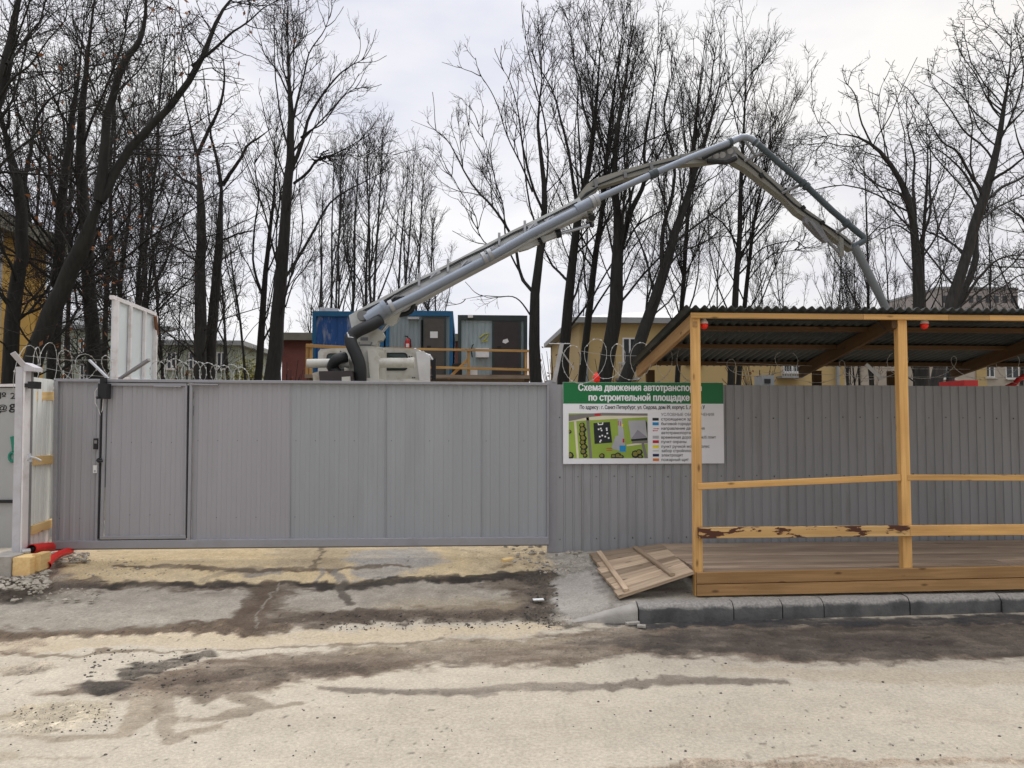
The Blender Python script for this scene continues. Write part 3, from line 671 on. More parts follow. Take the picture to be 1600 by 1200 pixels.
# barbed wire arms
def arm(px0, py0, px1, py1, y0, y1, par=None, label=None):
    bm = MB(); bm.beam(W(px0, py0, y0), W(px1, py1, y1), .05, .012, up=(0, 1, .3)); bm.beam(W(px0, py0, y0) + Vector((.02, .015, 0)), W(px1, py1, y1) + Vector((.02, .015, 0)), .012, .04, up=(0, 1, .3))
    return bm.build('wire_arm', M['galv'], par)
arm(866, 597, 878, 536, YF, YF - .05, fn); arm(1378, 592, 1353, 569, YF + .03, YF + .02, fn)
bm = MB(); bm.beam(W(877, 548, YF), W(897, 577, YF + .1), .02, .012); bm.beam(W(858, 537, YF), W(890, 537, YF + .2), .012, .012); bm.build('wire_arm', M['galv'], fn)

# ------------------------------------------------------------------ razor wire coils
def coil(name, label, pts, rad, pitch, group, lean=.35, jit=.15, loc=None, wr=.0034):
    """overlapping loops along a polyline of centres"""
    bm = MB(); P = [Vector(p) for p in pts]; seg = [0]
    for a, c in zip(P[:-1], P[1:]): seg.append(seg[-1] + (c - a).length)
    Lt = seg[-1]; n = int(Lt / pitch * 22); path = []; rj = 1; zj = 0
    rj_t = 1; zc = 0; zt_ = 0
    for i in range(n + 1):
        s_ = Lt * i / n; j = max(k for k in range(len(seg)) if seg[k] <= s_ + 1e-9); j = min(j, len(P) - 2)
        c = P[j].lerp(P[j + 1], (s_ - seg[j]) / (seg[j + 1] - seg[j])); d = (P[j + 1] - P[j]).normalized()
        a = 2 * math.pi * i / 22
        if i % 16 == 0: rj_t = random.uniform(1 - jit, 1 + jit); zt_ = random.uniform(-jit, jit) * rad * .5
        rj += (rj_t - rj) * .12; zc += (zt_ - zc) * .12
        path.append(c + d * (math.cos(a) * rad * rj * lean) + Vector((0, 1, 0)) * (math.cos(a * .5 + .6) * rad * .35) + Vector((0, 0, 1)) * (math.sin(a) * rad * rj + zc))
    bm.tube(path, wr, 4)
    for i in range(0, len(path) - 1, 2):
        p = path[i]; q = (path[i + 1] - p).normalized(); o = q.orthogonal().normalized()
        bm.add([p - q * .02, p + o * .012, p + q * .02, p - o * .012], [(0, 1, 2, 3)])
    return tag(bm.build(name, M['wire'], loc=P[0]), label, 'razor wire', group)
RG = 'razor wire coils along the top of the enclosure'
coil('razor_wire', 'loose open razor wire loops above the traffic sign, beside the walkway roof', [W(885, 572, YF + .02), W(935, 563, YF + .02), W(1010, 566, YF + .05), W(1090, 570, YF + .08)], .24, .30, RG, .78, .14)
coil('razor_wire', 'stretched razor wire loops seen under the walkway roof, between fence and roof', [W(1120, 585, YF + .08), W(1200, 570, YF + .08), W(1300, 580, YF + .08), W(1400, 575, YF + .08), W(1440, 572, YF + .05), W(1530, 575, YF + .08), W(1640, 575, YF + .08)], .17, .75, RG, 1.5, .35)
coil('razor_wire', 'tangled tall razor wire behind the left end of the gate', [W(38, 590, 9.9), W(75, 568, 10.6), W(125, 570, 11.0), W(178, 580, 11.4)], .30, .30, RG, .95, .5)
coil('razor_wire', 'low tight razor wire coil on the gate between white hoarding and tree trunks', [W(243, 580, 10.6), W(290, 584, 10.6), W(338, 586, 10.6), W(385, 592, 10.6)], .16, .11, RG, .8, .2)
for (p, q, lab) in (((40, 556), (178, 562), 'upper thin straining wire between the gate post arm and white hoarding'), ((60, 573), (185, 590), 'lower thin straining wire through the tangled razor wire at left'), ((1150, 580), (1600, 590), 'lower thin straining wire above the fence under the walkway roof'), ((1120, 566), (1610, 578), 'upper thin straining wire above the fence under the walkway roof'), ((905, 548), (995, 556), 'short thin straining wire above the green sign header')):
    a, c = W(*p, 9.95), W(*q, 9.95); bm = MB(); bm.tube([a, a.lerp(c, .5) + Vector((0, 0, -.03)), c], .0028, 4); tag(bm.build('straining_wire', M['wire'], loc=a), lab, 'wire')
bm = MB(); bm.beam(W(187, 592, 9.9), W(231, 563, 9.75), .045, .03, ch=.004); bm.beam(W(207, 579, 9.83), W(233, 562, 9.74), .05, .035)
tag(bm.build('wire_bracket', M['post_dark'], loc=W(187, 592, 9.9)), 'dark slanting steel bar standing up from the gate top in front of the white hoarding', 'bracket')
bm = MB(); bm.beam(W(140, 563, 10.9), W(170, 592, 10.5), .03, .03)
tag(bm.build('wire_bracket', M['galv'], loc=W(170, 592, 10.5)), 'pale slanting steel bar holding the tangled wire left of the white hoarding', 'bracket')

# ------------------------------------------------------------------ left gate post, side fence, conduits, blocks
YP = 8.9
gpst = thing('gate_post', 'tall pale grey steel channel post with an angled top arm, left of the gate', 'post', (W(32, 866, YP).x, YP, W(30, 868, YP).z))
pz0 = W(30, 868, YP).z
bm = MB(); bm.prism([W(24.5, 573, YP), W(36, 573, YP), W(30.5, 866, YP), W(18, 872, YP)], (0, .07, 0)); bm.build('post_face', M['post_paint'], gpst)
bm = MB(); bm.prism([W(36.5, 573, YP), W(40, 573, YP), W(33.5, 866, YP), W(31, 866, YP)], (0, .12, 0)); bm.build('post_flange', M['white_frame'], gpst)
bm = MB(); bm.prism([W(40.5, 580, YP + .12), W(50.5, 580, YP + .12), W(45, 856, YP + .12), W(34, 862, YP + .12)], (0, .03, 0)); bm.build('channel_web', M['post_dark'], gpst)
bm = MB(); bm.prism([W(36.5, 566, YP - .01), W(53, 574, YP - .01), W(53, 580, YP - .01), W(36.5, 580, YP - .01)], (0, .18, 0)); bm.build('post_cap', M['post_paint'], gpst)
bm = MB(); bm.beam(W(38, 572, YP), W(20, 551, YP - .1), .06, .014, up=(0, 1, 0)); bm.build('wire_arm', M['post_paint'], gpst)
bm = MB(); pbox(bm, (43, 596, ), (54, 607), YP - .04, YP + .1); pbox(bm, (38, 599), (44, 605), YP - .02, YP + .05); bm.build('catch_roller', M['black'], gpst)
bm = MB(); bm.tube([W(43, 719, YP - .02), W(49, 714, YP - .06), W(56, 716, YP - .05), W(64, 720, YP - .03)], .012, 8); bm.tube([W(46, 709, YP - .02), W(48, 722, YP - .03)], .02, 8); bm.build('catch_bolt', M['galv'], gpst, smooth=True)
# white side fence turning back from the post
sfa, sfb = W(45, 850, 9.05), W(92, 840, 9.95)
sf = thing('side_fence', 'short white profiled side fence with three pine battens between post and gate', 'fence', (sfa.x, sfa.y, .3))
d = Vector((sfb.x - sfa.x, sfb.y - sfa.y, 0)); ln = d.length; dn = d.normalized(); nn = Vector((dn.y, -dn.x, 0))
bm = MB(); zt = W(60, 591, 9.3).z; bm.sheet(fenceprof(0, ln - .3, .15, .03), (sfa.x, sfa.y, .33), dn, -nn, (0, 0, zt - .33)); bm.build('profiled_sheet', M['white_sheet'], sf)
for (p, q, h) in (((46, 619), (92, 619), 13), ((48, 720), (92, 717), 13), ((44, 829), (90, 813), 13)):
    bm = MB(); t0 = W(p[0], p[1], sfa.y + .03); t1 = W(q[0], q[1], sfb.y - .02); t1 = t0.lerp(t1, .72)
    bm.beam(t0 + nn * .03, t1 + nn * .03, .035, .105); bm.build('batten', M['batten'], sf)
# conduits
bm = MB(); a = W(51, 858, 9.0)
def ribbed(pts, r, st=.03):
    P = [Vector(p) for p in pts]; out = []; rad = []
    for k in range(len(P) - 1):
        m_ = max(2, int((P[k + 1] - P[k]).length / (st / 2)))
        for i in range(m_): out.append(P[k].lerp(P[k + 1], i / m_)); rad.append(r * (1.0 if len(rad) % 2 else .93))
    return out, rad
def hollow(bm, pts, r):
    pts, rad = ribbed(pts, r); bm.tube(pts, rad, 16, caps=False); bm.tube(pts[:6], [q * .86 for q in rad[:6]], 16, caps=False); bm.mi = 1; bm.tube([pts[3].lerp(pts[2], .5), pts[4]], [r * .85, r * .85], 16); bm.mi = 0
bm = MB(); hollow(bm, [W(49, 858, 8.95), W(64, 856, 9.25), W(95, 853, 9.85), W(120, 850, 10.3)], .055)
tag(bm.build('conduit_pipe', [M['red_pipe'], M['black']], loc=W(49, 858, 8.95), smooth='all'), 'straight red conduit pipe with open end poking out below the white side fence', 'pipe')
bm = MB()
cur = []
for i in range(14):
    tt = i / 13; q = [(74, 884), (78, 872), (92, 864), (112, 860)]; u = 1 - tt
    x = u**3*q[0][0] + 3*u*u*tt*q[1][0] + 3*u*tt*tt*q[2][0] + tt**3*q[3][0]; y = u**3*q[0][1] + 3*u*u*tt*q[1][1] + 3*u*tt*tt*q[2][1] + tt**3*q[3][1]
    cur.append(W(x, y, 8.86 + .75 * tt))
hollow(bm, cur, .042)
tag(bm.build('conduit_pipe', [M['red_pipe'], M['black']], loc=cur[0], smooth='all'), 'curved red conduit pipe bending out of the ground under the gate corner', 'pipe')
def block(name, label, cat, p0, p1, y0, dep, mt, rz=0):
    a, c = W(p0[0], p1[1], y0), W(p1[0], p0[1], y0); bm = MB()
    cx, cz = (a.x + c.x) / 2, (a.z + c.z) / 2
    bm.beam((cx, y0, cz), (cx, y0 + dep, cz), c.x - a.x, c.z - a.z, ch=.008)
    return tag(bm.build(name, mt, loc=(cx, y0 + dep / 2, a.z)), label, cat)
block('timber_block', 'short pine block under the post beside the broken concrete block', 'block', (19, 871), (47, 900), 8.62, .25, M['batten'])
block('timber_block', 'smaller pine block next to the curved red pipe', 'block', (49, 866), (64, 893), 8.72, .2, M['batten'])
block('concrete_block', 'grey concrete block half cut off at the left edge beside the pine blocks', 'block', (-25, 870), (17, 903), 8.6, .4, M['conc'])
bm = MB(); a = W(35, 861, 8.85); bm.tube([W(34, 862, 8.85), W(47, 861, 8.9)], .03, 8); tag(bm.build('bottle', M['galv'], loc=a), 'small crumpled pale bottle lying at the foot of the gate post', 'bottle')
# container at the left edge
gc0 = W(-130, 800, 10.4); gc1 = W(27, 800, 10.4)
ct = thing('site_container', 'grey painted container with black painted writing at the left edge behind the gate post', 'container', (gc0.x, 10.4, .05))
zt = W(10, 606, 10.4).z
bm = MB(); bm.box((gc0.x, 10.4, .3), (gc1.x, 12.6, zt)); bm.build('body', M['greypanel'], ct)
bm = MB(); bm.prism([W(-130, 606, 10.36), W(28, 604, 10.36), W(28, 599.5, 10.36), W(-130, 603, 10.36)], (0, 2.3, 0)); bm.build('roof_edge', M['white_frame'], ct)
bm = MB(); pbox(bm, (-130, 781), (27, 787), 10.37, 10.42); bm.build('black_band', M['ink'], ct)

# ------------------------------------------------------------------ text
_dg = None
def text_mesh(bm, s_, x0, x1, z0, cap, y, bold=0.0, mi=0):
    """flat lettering facing -Y fitted between x0..x1, baseline z0, capital height cap"""
    cu = bpy.data.curves.new('t', 'FONT'); cu.body = s_; cu.size = 1; cu.fill_mode = 'NONE'; cu.resolution_u = 4
    o = bpy.data.objects.new('t', cu); C.objects.link(o)
    dg = bpy.context.evaluated_depsgraph_get(); me = bpy.data.meshes.new_from_object(o.evaluated_get(dg))
    co = [v.co.to_2d() for v in me.vertices]; nb = {}
    for e in me.edges: p_, q_ = e.vertices; nb.setdefault(p_, []).append(q_); nb.setdefault(q_, []).append(p_)
    bpy.data.objects.remove(o); bpy.data.curves.remove(cu); bpy.data.meshes.remove(me)
    seen, loops = set(), []
    for v0 in sorted(nb):
        if v0 in seen: continue
        lp = [v0]; seen.add(v0); nxt = v0 + 1 if v0 + 1 in nb[v0] else nb[v0][0]
        while nxt not in seen:
            lp.append(nxt); seen.add(nxt); c_ = [k for k in nb[nxt] if k not in seen]
            if not c_: break
            nxt = c_[0]
        if len(lp) > 2: loops.append([co[k] for k in lp])
    # neighbouring contours are merged by winding number so that overlapping strokes fill cleanly
    loops.sort(key=lambda l_: min(p.x for p in l_)); groups, xm = [], -9
    for l_ in loops:
        if groups and min(p.x for p in l_) < xm: groups[-1].append(l_)
        else: groups.append([l_]); xm = -9
        xm = max(xm, max(p.x for p in l_))
    vs, fs = [], []
    for g_ in groups:
        vv, ee = [], []
        for l_ in g_:
            b0 = len(vv); n_ = len(l_); ee += [(b0 + k, b0 + (k + 1) % n_) for k in range(n_)]; vv += l_
        r_ = delaunay_2d_cdt(vv, ee, [], 0, 1e-6); b0 = len(vs)
        vs += [Vector((p.x, p.y, 0)) for p in r_[0]]
        for tri in r_[2]:
            cx = sum(r_[0][k].x for k in tri) / 3; cy = sum(r_[0][k].y for k in tri) / 3; wn = 0
            for l_ in g_:
                for k in range(len(l_)):
                    a_, c_ = l_[k], l_[(k + 1) % len(l_)]
                    if (a_.y <= cy) != (c_.y <= cy) and a_.x + (cy - a_.y) * (c_.x - a_.x) / (c_.y - a_.y) > cx: wn += 1 if c_.y > a_.y else -1
            if wn: fs.append(tuple(k + b0 for k in tri))
    if not vs: return
    a = min(v.x for v in vs); c = max(v.x for v in vs); k = (x1 - x0) / max(c - a, 1e-6) if x1 else cap / .69
    bm.mi = mi; st = bold * cap / .69
    for n_, (dx, dz) in enumerate([(0, 0)] if not bold else [(-1, 0), (1, 0), (0, .7), (0, -.7), (.1, .05)]):
        bm.add([(x0 + (v.x - a) * k + dx * st, y - .00025 * n_, z0 + v.y * cap / .69 + dz * st) for v in vs], fs)
    bm.mi = 0
bm = MB(); yq = 10.396
def tl(s_, p0, p1, cap, bold=.01):
    a = W(p0[0], p0[1], yq); c = W(p1, p0[1], yq); text_mesh(bm, s_, a.x, c.x, a.z, cap * 10.3 / 1200, yq, bold)
tl('№ 2', (-8, 623), 24, 9, .012); tl('@', (-4, 641), 11, 8, .015); tl('g', (14, 640), 24, 13, .02)
bm.tube([W(-2, 645, yq), W(1, 643, yq)], .012, 6)
bm.build('painted_writing', M['ink'], ct)
bm = MB()
for (cx, cy, rr) in ((19, 714, 7),):
    P = [W(cx + rr * .6 * math.cos(a / 10 * 6.28), cy + rr * math.sin(a / 10 * 6.28), yq) for a in range(11)]; bm.tube(P, .02, 6)
bm.tube([W(19, 682, yq), W(21, 695, yq), W(22, 705, yq)], .025, 6); bm.build('painted_mark', M['teal'], ct)

# ------------------------------------------------------------------ sign
YS = YF - .035
sa = W(880, 723.5, YS); sb = W(1130, 598, YS); SX0, SX1, SZ0, SZ1 = sa.x, sb.x, W(1000, 724.5, YS).z, W(1000, 597.5, YS).z
sg = thing('traffic_sign_board', 'white board with green header showing the site traffic scheme, hung on the grey fence', 'sign', ((SX0 + SX1) / 2, YS, SZ0))
def sx_(cx): return SX0 + (cx - 62) / 1478 * (SX1 - SX0)
def sz_(cy): return SZ1 - (cy - 42) / 754 * (SZ1 - SZ0)
bm = MB(); bm.box((SX0, YS, SZ0), (SX1, YS + .012, SZ1)); bm.build('panel', M['swhite'], sg)
bm = MB(); bm.box((SX0 + .002, YS - .002, sz_(240)), (SX1 - .002, YS - .0005, SZ1 - .002)); bm.build('header_band', M['sgreen'], sg)
k_ = (SX1 - SX0) / 1478
bm = MB(); yt = YS - .0035
text_mesh(bm, 'Схема движения автотранспорта', sx_(203), sx_(1335), sz_(120), 58 * k_, yt, .042)
text_mesh(bm, 'по строительной площадке', sx_(297), sx_(1222), sz_(212), 58 * k_, yt, .042); bm.build('header_lettering', M['swhite'], sg)
bm = MB(); yt = YS - .0015
text_mesh(bm, 'По адресу : г. Санкт-Петербург, ул. Седова, дом 89, корпус 5, литера У', sx_(215), sx_(1365), sz_(290), 33 * k_, yt, .02); bm.build('address_lettering', M['sdark'], sg)
bm = MB(); text_mesh(bm, 'УСЛОВНЫЕ ОБОЗНАЧЕНИЯ', sx_(960), sx_(1450), sz_(354), 26 * k_, yt, .0)
rows = [('строящееся здание', 396, 1330), ('бытовой городок', 439, 1252), ('направление движения', 482, 1360), ('автотранспорта', 523, 1230), ('временная дорога из ж/б плит', 565, 1465),
        ('пункт охраны', 606, 1190), ('пункт ручной мойки колес', 650, 1405), ('забор стройплощадки', 690, 1330), ('электрощит', 730, 1158), ('пожарный щит', 772, 1210)]
for s_, y_, r_ in rows: text_mesh(bm, s_, sx_(960), sx_(r_), sz_(y_), 25 * k_, yt, .012)
bm.build('legend_lettering', M['sink'], sg)
def srect(bm, x0, y0, x1, y1, y=yt, mi=0):
    bm.mi = mi; bm.add([(sx_(x0), y, sz_(y1)), (sx_(x1), y, sz_(y1)), (sx_(x1), y, sz_(y0)), (sx_(x0), y, sz_(y0))], [(0, 1, 2, 3)]); bm.mi = 0
def spoly(bm, P, y=yt, mi=0):
    bm.mi = mi; v = [(sx_(a), y, sz_(c)) for a, c in P]; ar = sum(v[i][0] * v[(i + 1) % len(v)][2] - v[(i + 1) % len(v)][0] * v[i][2] for i in range(len(v)))
    bm.add(v, [tuple(range(len(v))) if ar > 0 else tuple(range(len(v)))[::-1]]); bm.mi = 0
bm = MB()
for (y0, mi, h) in ((372, 0, 26), (413, 1, 28), (538, 2, 26), (580, 3, 26), (626, 4, 26), (706, 5, 24), (748, 6, 24)): srect(bm, 880, y0, 937, y0 + h, yt, mi)
for y0 in (470, 488): srect(bm, 886, y0, 930, y0 + 6, yt, 3); spoly(bm, [(878, y0 + 3), (892, y0 - 4), (892, y0 + 10)] if y0 > 480 else [(940, y0 + 3), (926, y0 - 4), (926, y0 + 10)], yt, 3)
srect(bm, 880, 676, 937, 680, yt, 7)
bm.build('legend_swatches', [M['sdark'], M['sblue'], M['slgrey'], M['sred'], M['syellow'], M['snavy'], M['sorange'], M['sgrey']], sg)
bm = MB(); y1 = YS - .0012; y2 = YS - .0022; y3 = YS - .0032; y4 = YS - .0042
MM = [M['sgrass'], M['sgrey'], M['slgrey'], M['sroof'], M['scream'], M['sdark'], M['sblue'], M['sred'], M['syellow'], M['swhite'], M['leafyel']]
srect(bm, 113, 330, 835, 745, y1, 0)
spoly(bm, [(113, 400), (113, 345), (420, 325), (835, 332), (835, 352), (430, 350), (280, 365), (180, 390)], y2, 1)
spoly(bm, [(113, 405), (180, 390), (280, 368), (430, 352), (835, 352), (835, 366), (560, 380), (300, 395), (175, 402), (113, 410)], y2, 4)
spoly(bm, [(160, 400), (182, 400), (205, 745), (185, 745)], y2, 4); spoly(bm, [(272, 368), (297, 366), (325, 745), (300, 745)], y2, 1)
spoly(bm, [(560, 380), (600, 378), (625, 600), (625, 690), (500, 655), (540, 540), (565, 535)], y2, 2)
spoly(bm, [(338, 420), (488, 410), (508, 600), (348, 612)], y3, 5)
spoly(bm, [(375, 418), (380, 440), (425, 436), (428, 414), (418, 414), (416, 428), (388, 430), (385, 418)], y4, 9)
for (a, c) in ((385, 478), (405, 470), (412, 488), (458, 470), (460, 485), (464, 515), (395, 545), (418, 535), (445, 545), (476, 558), (405, 580), (398, 592)): srect(bm, a - 7, c - 7, a + 7, c + 7, y4, 9)
spoly(bm, [(655, 400), (815, 392), (832, 555), (680, 570)], y3, 2); spoly(bm, [(742, 482), (830, 552), (680, 568)], y4, 3); spoly(bm, [(680, 570), (832, 556), (832, 580), (685, 588)], y3, 5); spoly(bm, [(815, 392), (832, 420), (832, 556), (822, 480)], y4, 5)
spoly(bm, [(640, 620), (835, 590), (835, 610), (640, 636)], y3, 4); spoly(bm, [(690, 590), (835, 582), (835, 608), (692, 608)], y4, 1); spoly(bm, [(776, 608), (800, 606), (835, 745), (805, 745)], y4, 1)
srect(bm, 575, 628, 632, 684, y3, 6); srect(bm, 604, 565, 620, 600, y3, 7); srect(bm, 598, 430, 610, 455, y3, 8); srect(bm, 350, 332, 405, 352, y3, 7)
for (a, c) in ((565, 420), (584, 425)): srect(bm, a - 3, c - 22, a + 3, c + 22, y3, 7)
srect(bm, 455, 650, 508, 656, y3, 7); srect(bm, 455, 668, 508, 674, y3, 7)
rr = random.Random(4)
for (cx, cy, r_) in [(235, 440, 24), (240, 480, 30), (235, 520, 28), (245, 560, 30), (240, 600, 26), (250, 640, 30), (245, 685, 28), (262, 720, 20), (120, 500, 16), (125, 720, 30), (415, 725, 24), (520, 730, 26), (560, 725, 30), (590, 735, 22), (720, 710, 34), (755, 690, 28), (765, 735, 22)]:
    P = [(min(835, max(113, cx + r_ * (1 + .25 * rr.random()) * math.cos(k * .785))), min(745, max(330, cy + r_ * (1 + .25 * rr.random()) * math.sin(k * .785)))) for k in range(8)]
    spoly(bm, P, y3 if rr.random() < .5 else y3 - .0003, 5); P2 = [(cx + (a - cx) * .6 - 3, cy + (c - cy) * .6 - 3) for a, c in P]; spoly(bm, P2, y4, 10)
bm.build('site_map', MM, sg)

# ------------------------------------------------------------------ covered timber walkway
YR = 7.86; ZD = .44; XL = W(1084, 930, YR).x
wy = thing('covered_walkway', 'open timber pedestrian walkway with railings and dark corrugated roof along the fence', 'walkway', (4.7, 8.7, .18))
px_post = [XL + .045, W(1411, 700, YR).x, W(1411, 700, YR).x + 2.2, W(1411, 700, YR).x + 4.4]
ZT = W(1090, 496, YR).z
for i, xp in enumerate(px_post):
    zb = .19 if i == 0 else ZD - .02
    bm = MB(); bm.beam((xp, YR, zb), (xp, YR, ZT), .10 if i else .085, .085, up=(0, 1, 0)); bm.build('post', M['pine'], wy)
YB = 10.12
def zroof(y): return ZT + .035 - (y - YR) * (ZT + .03 - W(1004, 566, YB).z) / (YB - YR)
rear = [XL + .12, W(1276, 580, YB).x, W(1393, 580, YB).x, W(1276, 580, YB).x + 4.4]
for xp in rear:
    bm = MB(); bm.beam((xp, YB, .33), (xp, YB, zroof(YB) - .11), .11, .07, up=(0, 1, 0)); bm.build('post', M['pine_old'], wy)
xr_ = px_post[-1] + .3
xa = XL - .02; segs = [W(1343, 490, YR).x, W(1475, 490, YR).x, W(1538, 490, YR).x, xr_]
for xb in segs:
    bm = MB(); bm.beam((xa + .002, YR - .062, ZT + .012), (xb - .002, YR - .062, ZT + .012), .03, .058); bm.build('eaves_board', M['pine'], wy); xa = xb
for i, xp in enumerate([XL + .03, px_post[1] - .09, px_post[2] - .09, px_post[3] - .09]):
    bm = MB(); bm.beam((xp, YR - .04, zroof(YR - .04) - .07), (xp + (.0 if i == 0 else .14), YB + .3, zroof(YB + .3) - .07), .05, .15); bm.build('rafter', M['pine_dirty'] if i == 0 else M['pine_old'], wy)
for yy in (8.42, 9.25, YB + .08):
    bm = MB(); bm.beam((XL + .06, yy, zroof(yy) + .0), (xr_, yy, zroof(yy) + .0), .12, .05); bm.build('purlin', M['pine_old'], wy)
# corrugated roof sheet
bm = MB(); x = XL - .10; pr = []
while x < xr_ + .2:
    pr.append(x); x += .095 / 6
th = [ (0.0), ]
vs = []
y0, y1 = YR - .11, YB + .36
for i, x in enumerate(pr):
    z = .019 * math.sin(2 * math.pi * i / 6)
    vs += [(x, y0, zroof(y0) + .04 + z), (x, (y0 + y1) / 2, zroof((y0 + y1) / 2) + .04 + z), (x, y1, zroof(y1) + .04 + z),
           (x, y0, zroof(y0) + .047 + z), (x, (y0 + y1) / 2, zroof((y0 + y1) / 2) + .047 + z), (x, y1, zroof(y1) + .047 + z)]
fs = []
for i in range(len(pr) - 1):
    a, c = 6 * i, 6 * i + 6
    fs += [(a, a + 1, c + 1, c), (a + 1, a + 2, c + 2, c + 1), (a + 3, c + 3, c + 4, a + 4), (a + 4, c + 4, c + 5, a + 5), (a, c, c + 3, a + 3), (a + 2, a + 5, c + 5, c + 2)]
bm.add(vs, fs); bm.build('roof_sheet', M['roof'], wy, smooth='all')
# railings and kick boards
def rail(nm, p0, p1, h, mt, y, d=.035):
    a, c = W(p0[0], p0[1], y), W(p1[0], p1[1], y); bm = MB(); bm.beam(a, c, d, h * y / 1200); return bm.build(nm, mt, wy)
rail('handrail', (1090, 760), (1406, 746), 10, M['pine'], YR - .03); rail('handrail', (1417, 746), (1720, 747), 9.5, M['pine'], YR - .03)
rail('mid_rail', (1091, 832.5), (1420, 829), 17, M['pine_peel'], YR - .068, .045); rail('mid_rail', (1420.5, 829), (1760, 826), 17, M['pine'], YR - .07, .045)
rail('kick_board', (1088, 903), (1740, 890), 18, M['pine_dirty'], YR - .06, .04); rail('kick_board', (1088, 922), (1740, 908.5), 18, M['pine_dirty'], YR - .057, .04)
# deck boards
y = YR - .02; i = 0
while y < YF - .04:
    wd = .145; bm = MB(); x = XL + .06; zj = random.uniform(-.004, .004)
    cut = random.uniform(2.5, 5); bm.beam((x, y + wd / 2, ZD - .02 + zj), (x + cut, y + wd / 2, ZD - .02 + zj), wd - .008, .04); bm.beam((x + cut + .004, y + wd / 2, ZD - .02 + zj), (xr_, y + wd / 2, ZD - .02 - zj), wd - .008, .04)
    bm.build('deck_board', M['deckwood'], wy); y += wd + .002; i += 1
for xx in (XL + .6, XL + 2.2, XL + 4.3, XL + 6.4):
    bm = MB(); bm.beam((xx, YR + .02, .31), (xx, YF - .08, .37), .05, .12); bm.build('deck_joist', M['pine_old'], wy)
# lamps
def lamp(px, py, Y, label, r=.042, cap='lampwhite'):
    c = W(px, py, Y); t_ = thing('warning_lamp', label, 'lamp', c, 'red warning lamps')
    bm = MB(); bm.ball(c, r, 14, 9, (1, 1, 1.05)); bm.build('lens', M['lampred'], t_, smooth='all')
    bm = MB(); bm.tube([c + Vector((0, 0, r * .35)), c + Vector((0, 0, r * .8)), c + Vector((0, 0, r * 1.35)), c + Vector((0, 0, r * 1.9))], [r * 1.03, r * .98, r * .6, r * .3], 14); bm.build('cap', M[cap], t_, smooth=True)
lamp(1100, 508, YR + .05, 'red lamp with white cap hanging under the eaves beside the end post of the walkway')
lamp(1444.5, 508, YR + .05, 'red lamp with white cap hanging under the eaves right of the middle walkway post')
lamp(932, 593, YF - .01, 'red lamp sitting on the fence top above the green sign header', .045, 'lampred')
bm = MB(); pts = []
for (px, py, Y) in ((1102, 500, YR + .04), (1180, 503, YR + .1), (1300, 500, YR + .12), (1370, 503, YR + .1), (1388, 519, YR + .1), (1400, 508, YR + .06), (1430, 500, YR + .1), (1444, 501, YR + .06), (1500, 506, YR + .15), (1640, 498, YR + .2)): pts.append(W(px, py, Y))
bm.tube(pts, .006, 6); tag(bm.build('cable', M['black'], loc=pts[0]), 'black cable drooping between the lamps under the walkway eaves', 'cable')
# ramp of boards
rp_ = [G(921, 866, .36), G(1035, 852, .445), G(1083, 894, .445), G(968, 934, .21)]
rt_ = thing('timber_ramp', 'loose ramp of weathered planks with two battens, sloping down from the deck end', 'ramp', (rp_[0] + rp_[2]) / 2 - Vector((0, 0, .05)))
n = 8
for i in range(n):
    f0 = (i + .04) / n; f1 = (i + .96) / n; e0 = random.uniform(-.02, .03)
    a0 = rp_[0].lerp(rp_[3], (f0 + f1) / 2); a1 = rp_[1].lerp(rp_[2], (f0 + f1) / 2); wd = (rp_[0] - rp_[3]).length / n
    bm = MB(); bm.beam(a0 - (a1 - a0) * e0, a1 - (a1 - a0) * .005, wd * .9, .035, up=(a1 - a0).cross(rp_[0] - rp_[3]) * -1); bm.build('plank', M['rampwood'], rt_)
for f0, f1 in ((.12, .11), (.60, .74)):
    up = (rp_[1] - rp_[0]).cross(rp_[0] - rp_[3]); up = up if up.z > 0 else -up; up.normalize()
    a, c = rp_[0].lerp(rp_[1], f0), rp_[3].lerp(rp_[2], f1); bm = MB(); bm.beam(a.lerp(c, .04) + up * .033, a.lerp(c, .97) + up * .033, .055, .028, up=up); bm.build('batten', M['rampwood'], rt_)

# ------------------------------------------------------------------ white hoarding behind the gate
hb = thing('white_hoarding', 'tall white framed hoarding of steel sheets standing on its edge behind the gate', 'hoarding', (W(172, 600, 11.6).x, 11.6, .35))
A0, B0 = 11.6, 13.5
tlc, trc = W(176, 465, A0), W(241.5, 491, B0); blc, brc = Vector((tlc.x, A0, .35)), Vector((trc.x, B0, .35))
dv = Vector((trc.x - tlc.x, B0 - A0, 0)); ztop = (tlc.z + trc.z) / 2
def hp(f, z): return Vector((tlc.x + dv.x * f, tlc.y + dv.y * f, z))
zt0, zt1 = tlc.z, trc.z
def ztp(f): return zt0 + (zt1 - zt0) * f
bm = MB(); bm.prism([hp(0, .6), hp(1, .6), hp(1, ztp(1) - .03), hp(0, ztp(0) - .03)], Vector((dv.y, -dv.x, 0)).normalized() * -.01); bm.build('sheet', M['white_panel'], hb)
bm = MB(); bm.beam(hp(-.02, ztp(0)), hp(1.01, ztp(1)), .06, .06); bm.build('frame_rail', M['white_frame'], hb)
nb = Vector((dv.y, -dv.x, 0)).normalized()
for f, w_, mt in ((0.02, .09, 'white_frame'), (.345, .05, 'white_frame'), (.69, .05, 'white_frame'), (.985, .06, 'white_frame')):
    bm = MB(); bm.beam(hp(f, .35) + nb * .03, hp(f, ztp(f) - .03) + nb * .03, w_, .06, up=dv); bm.build('frame_post', M[mt], hb)
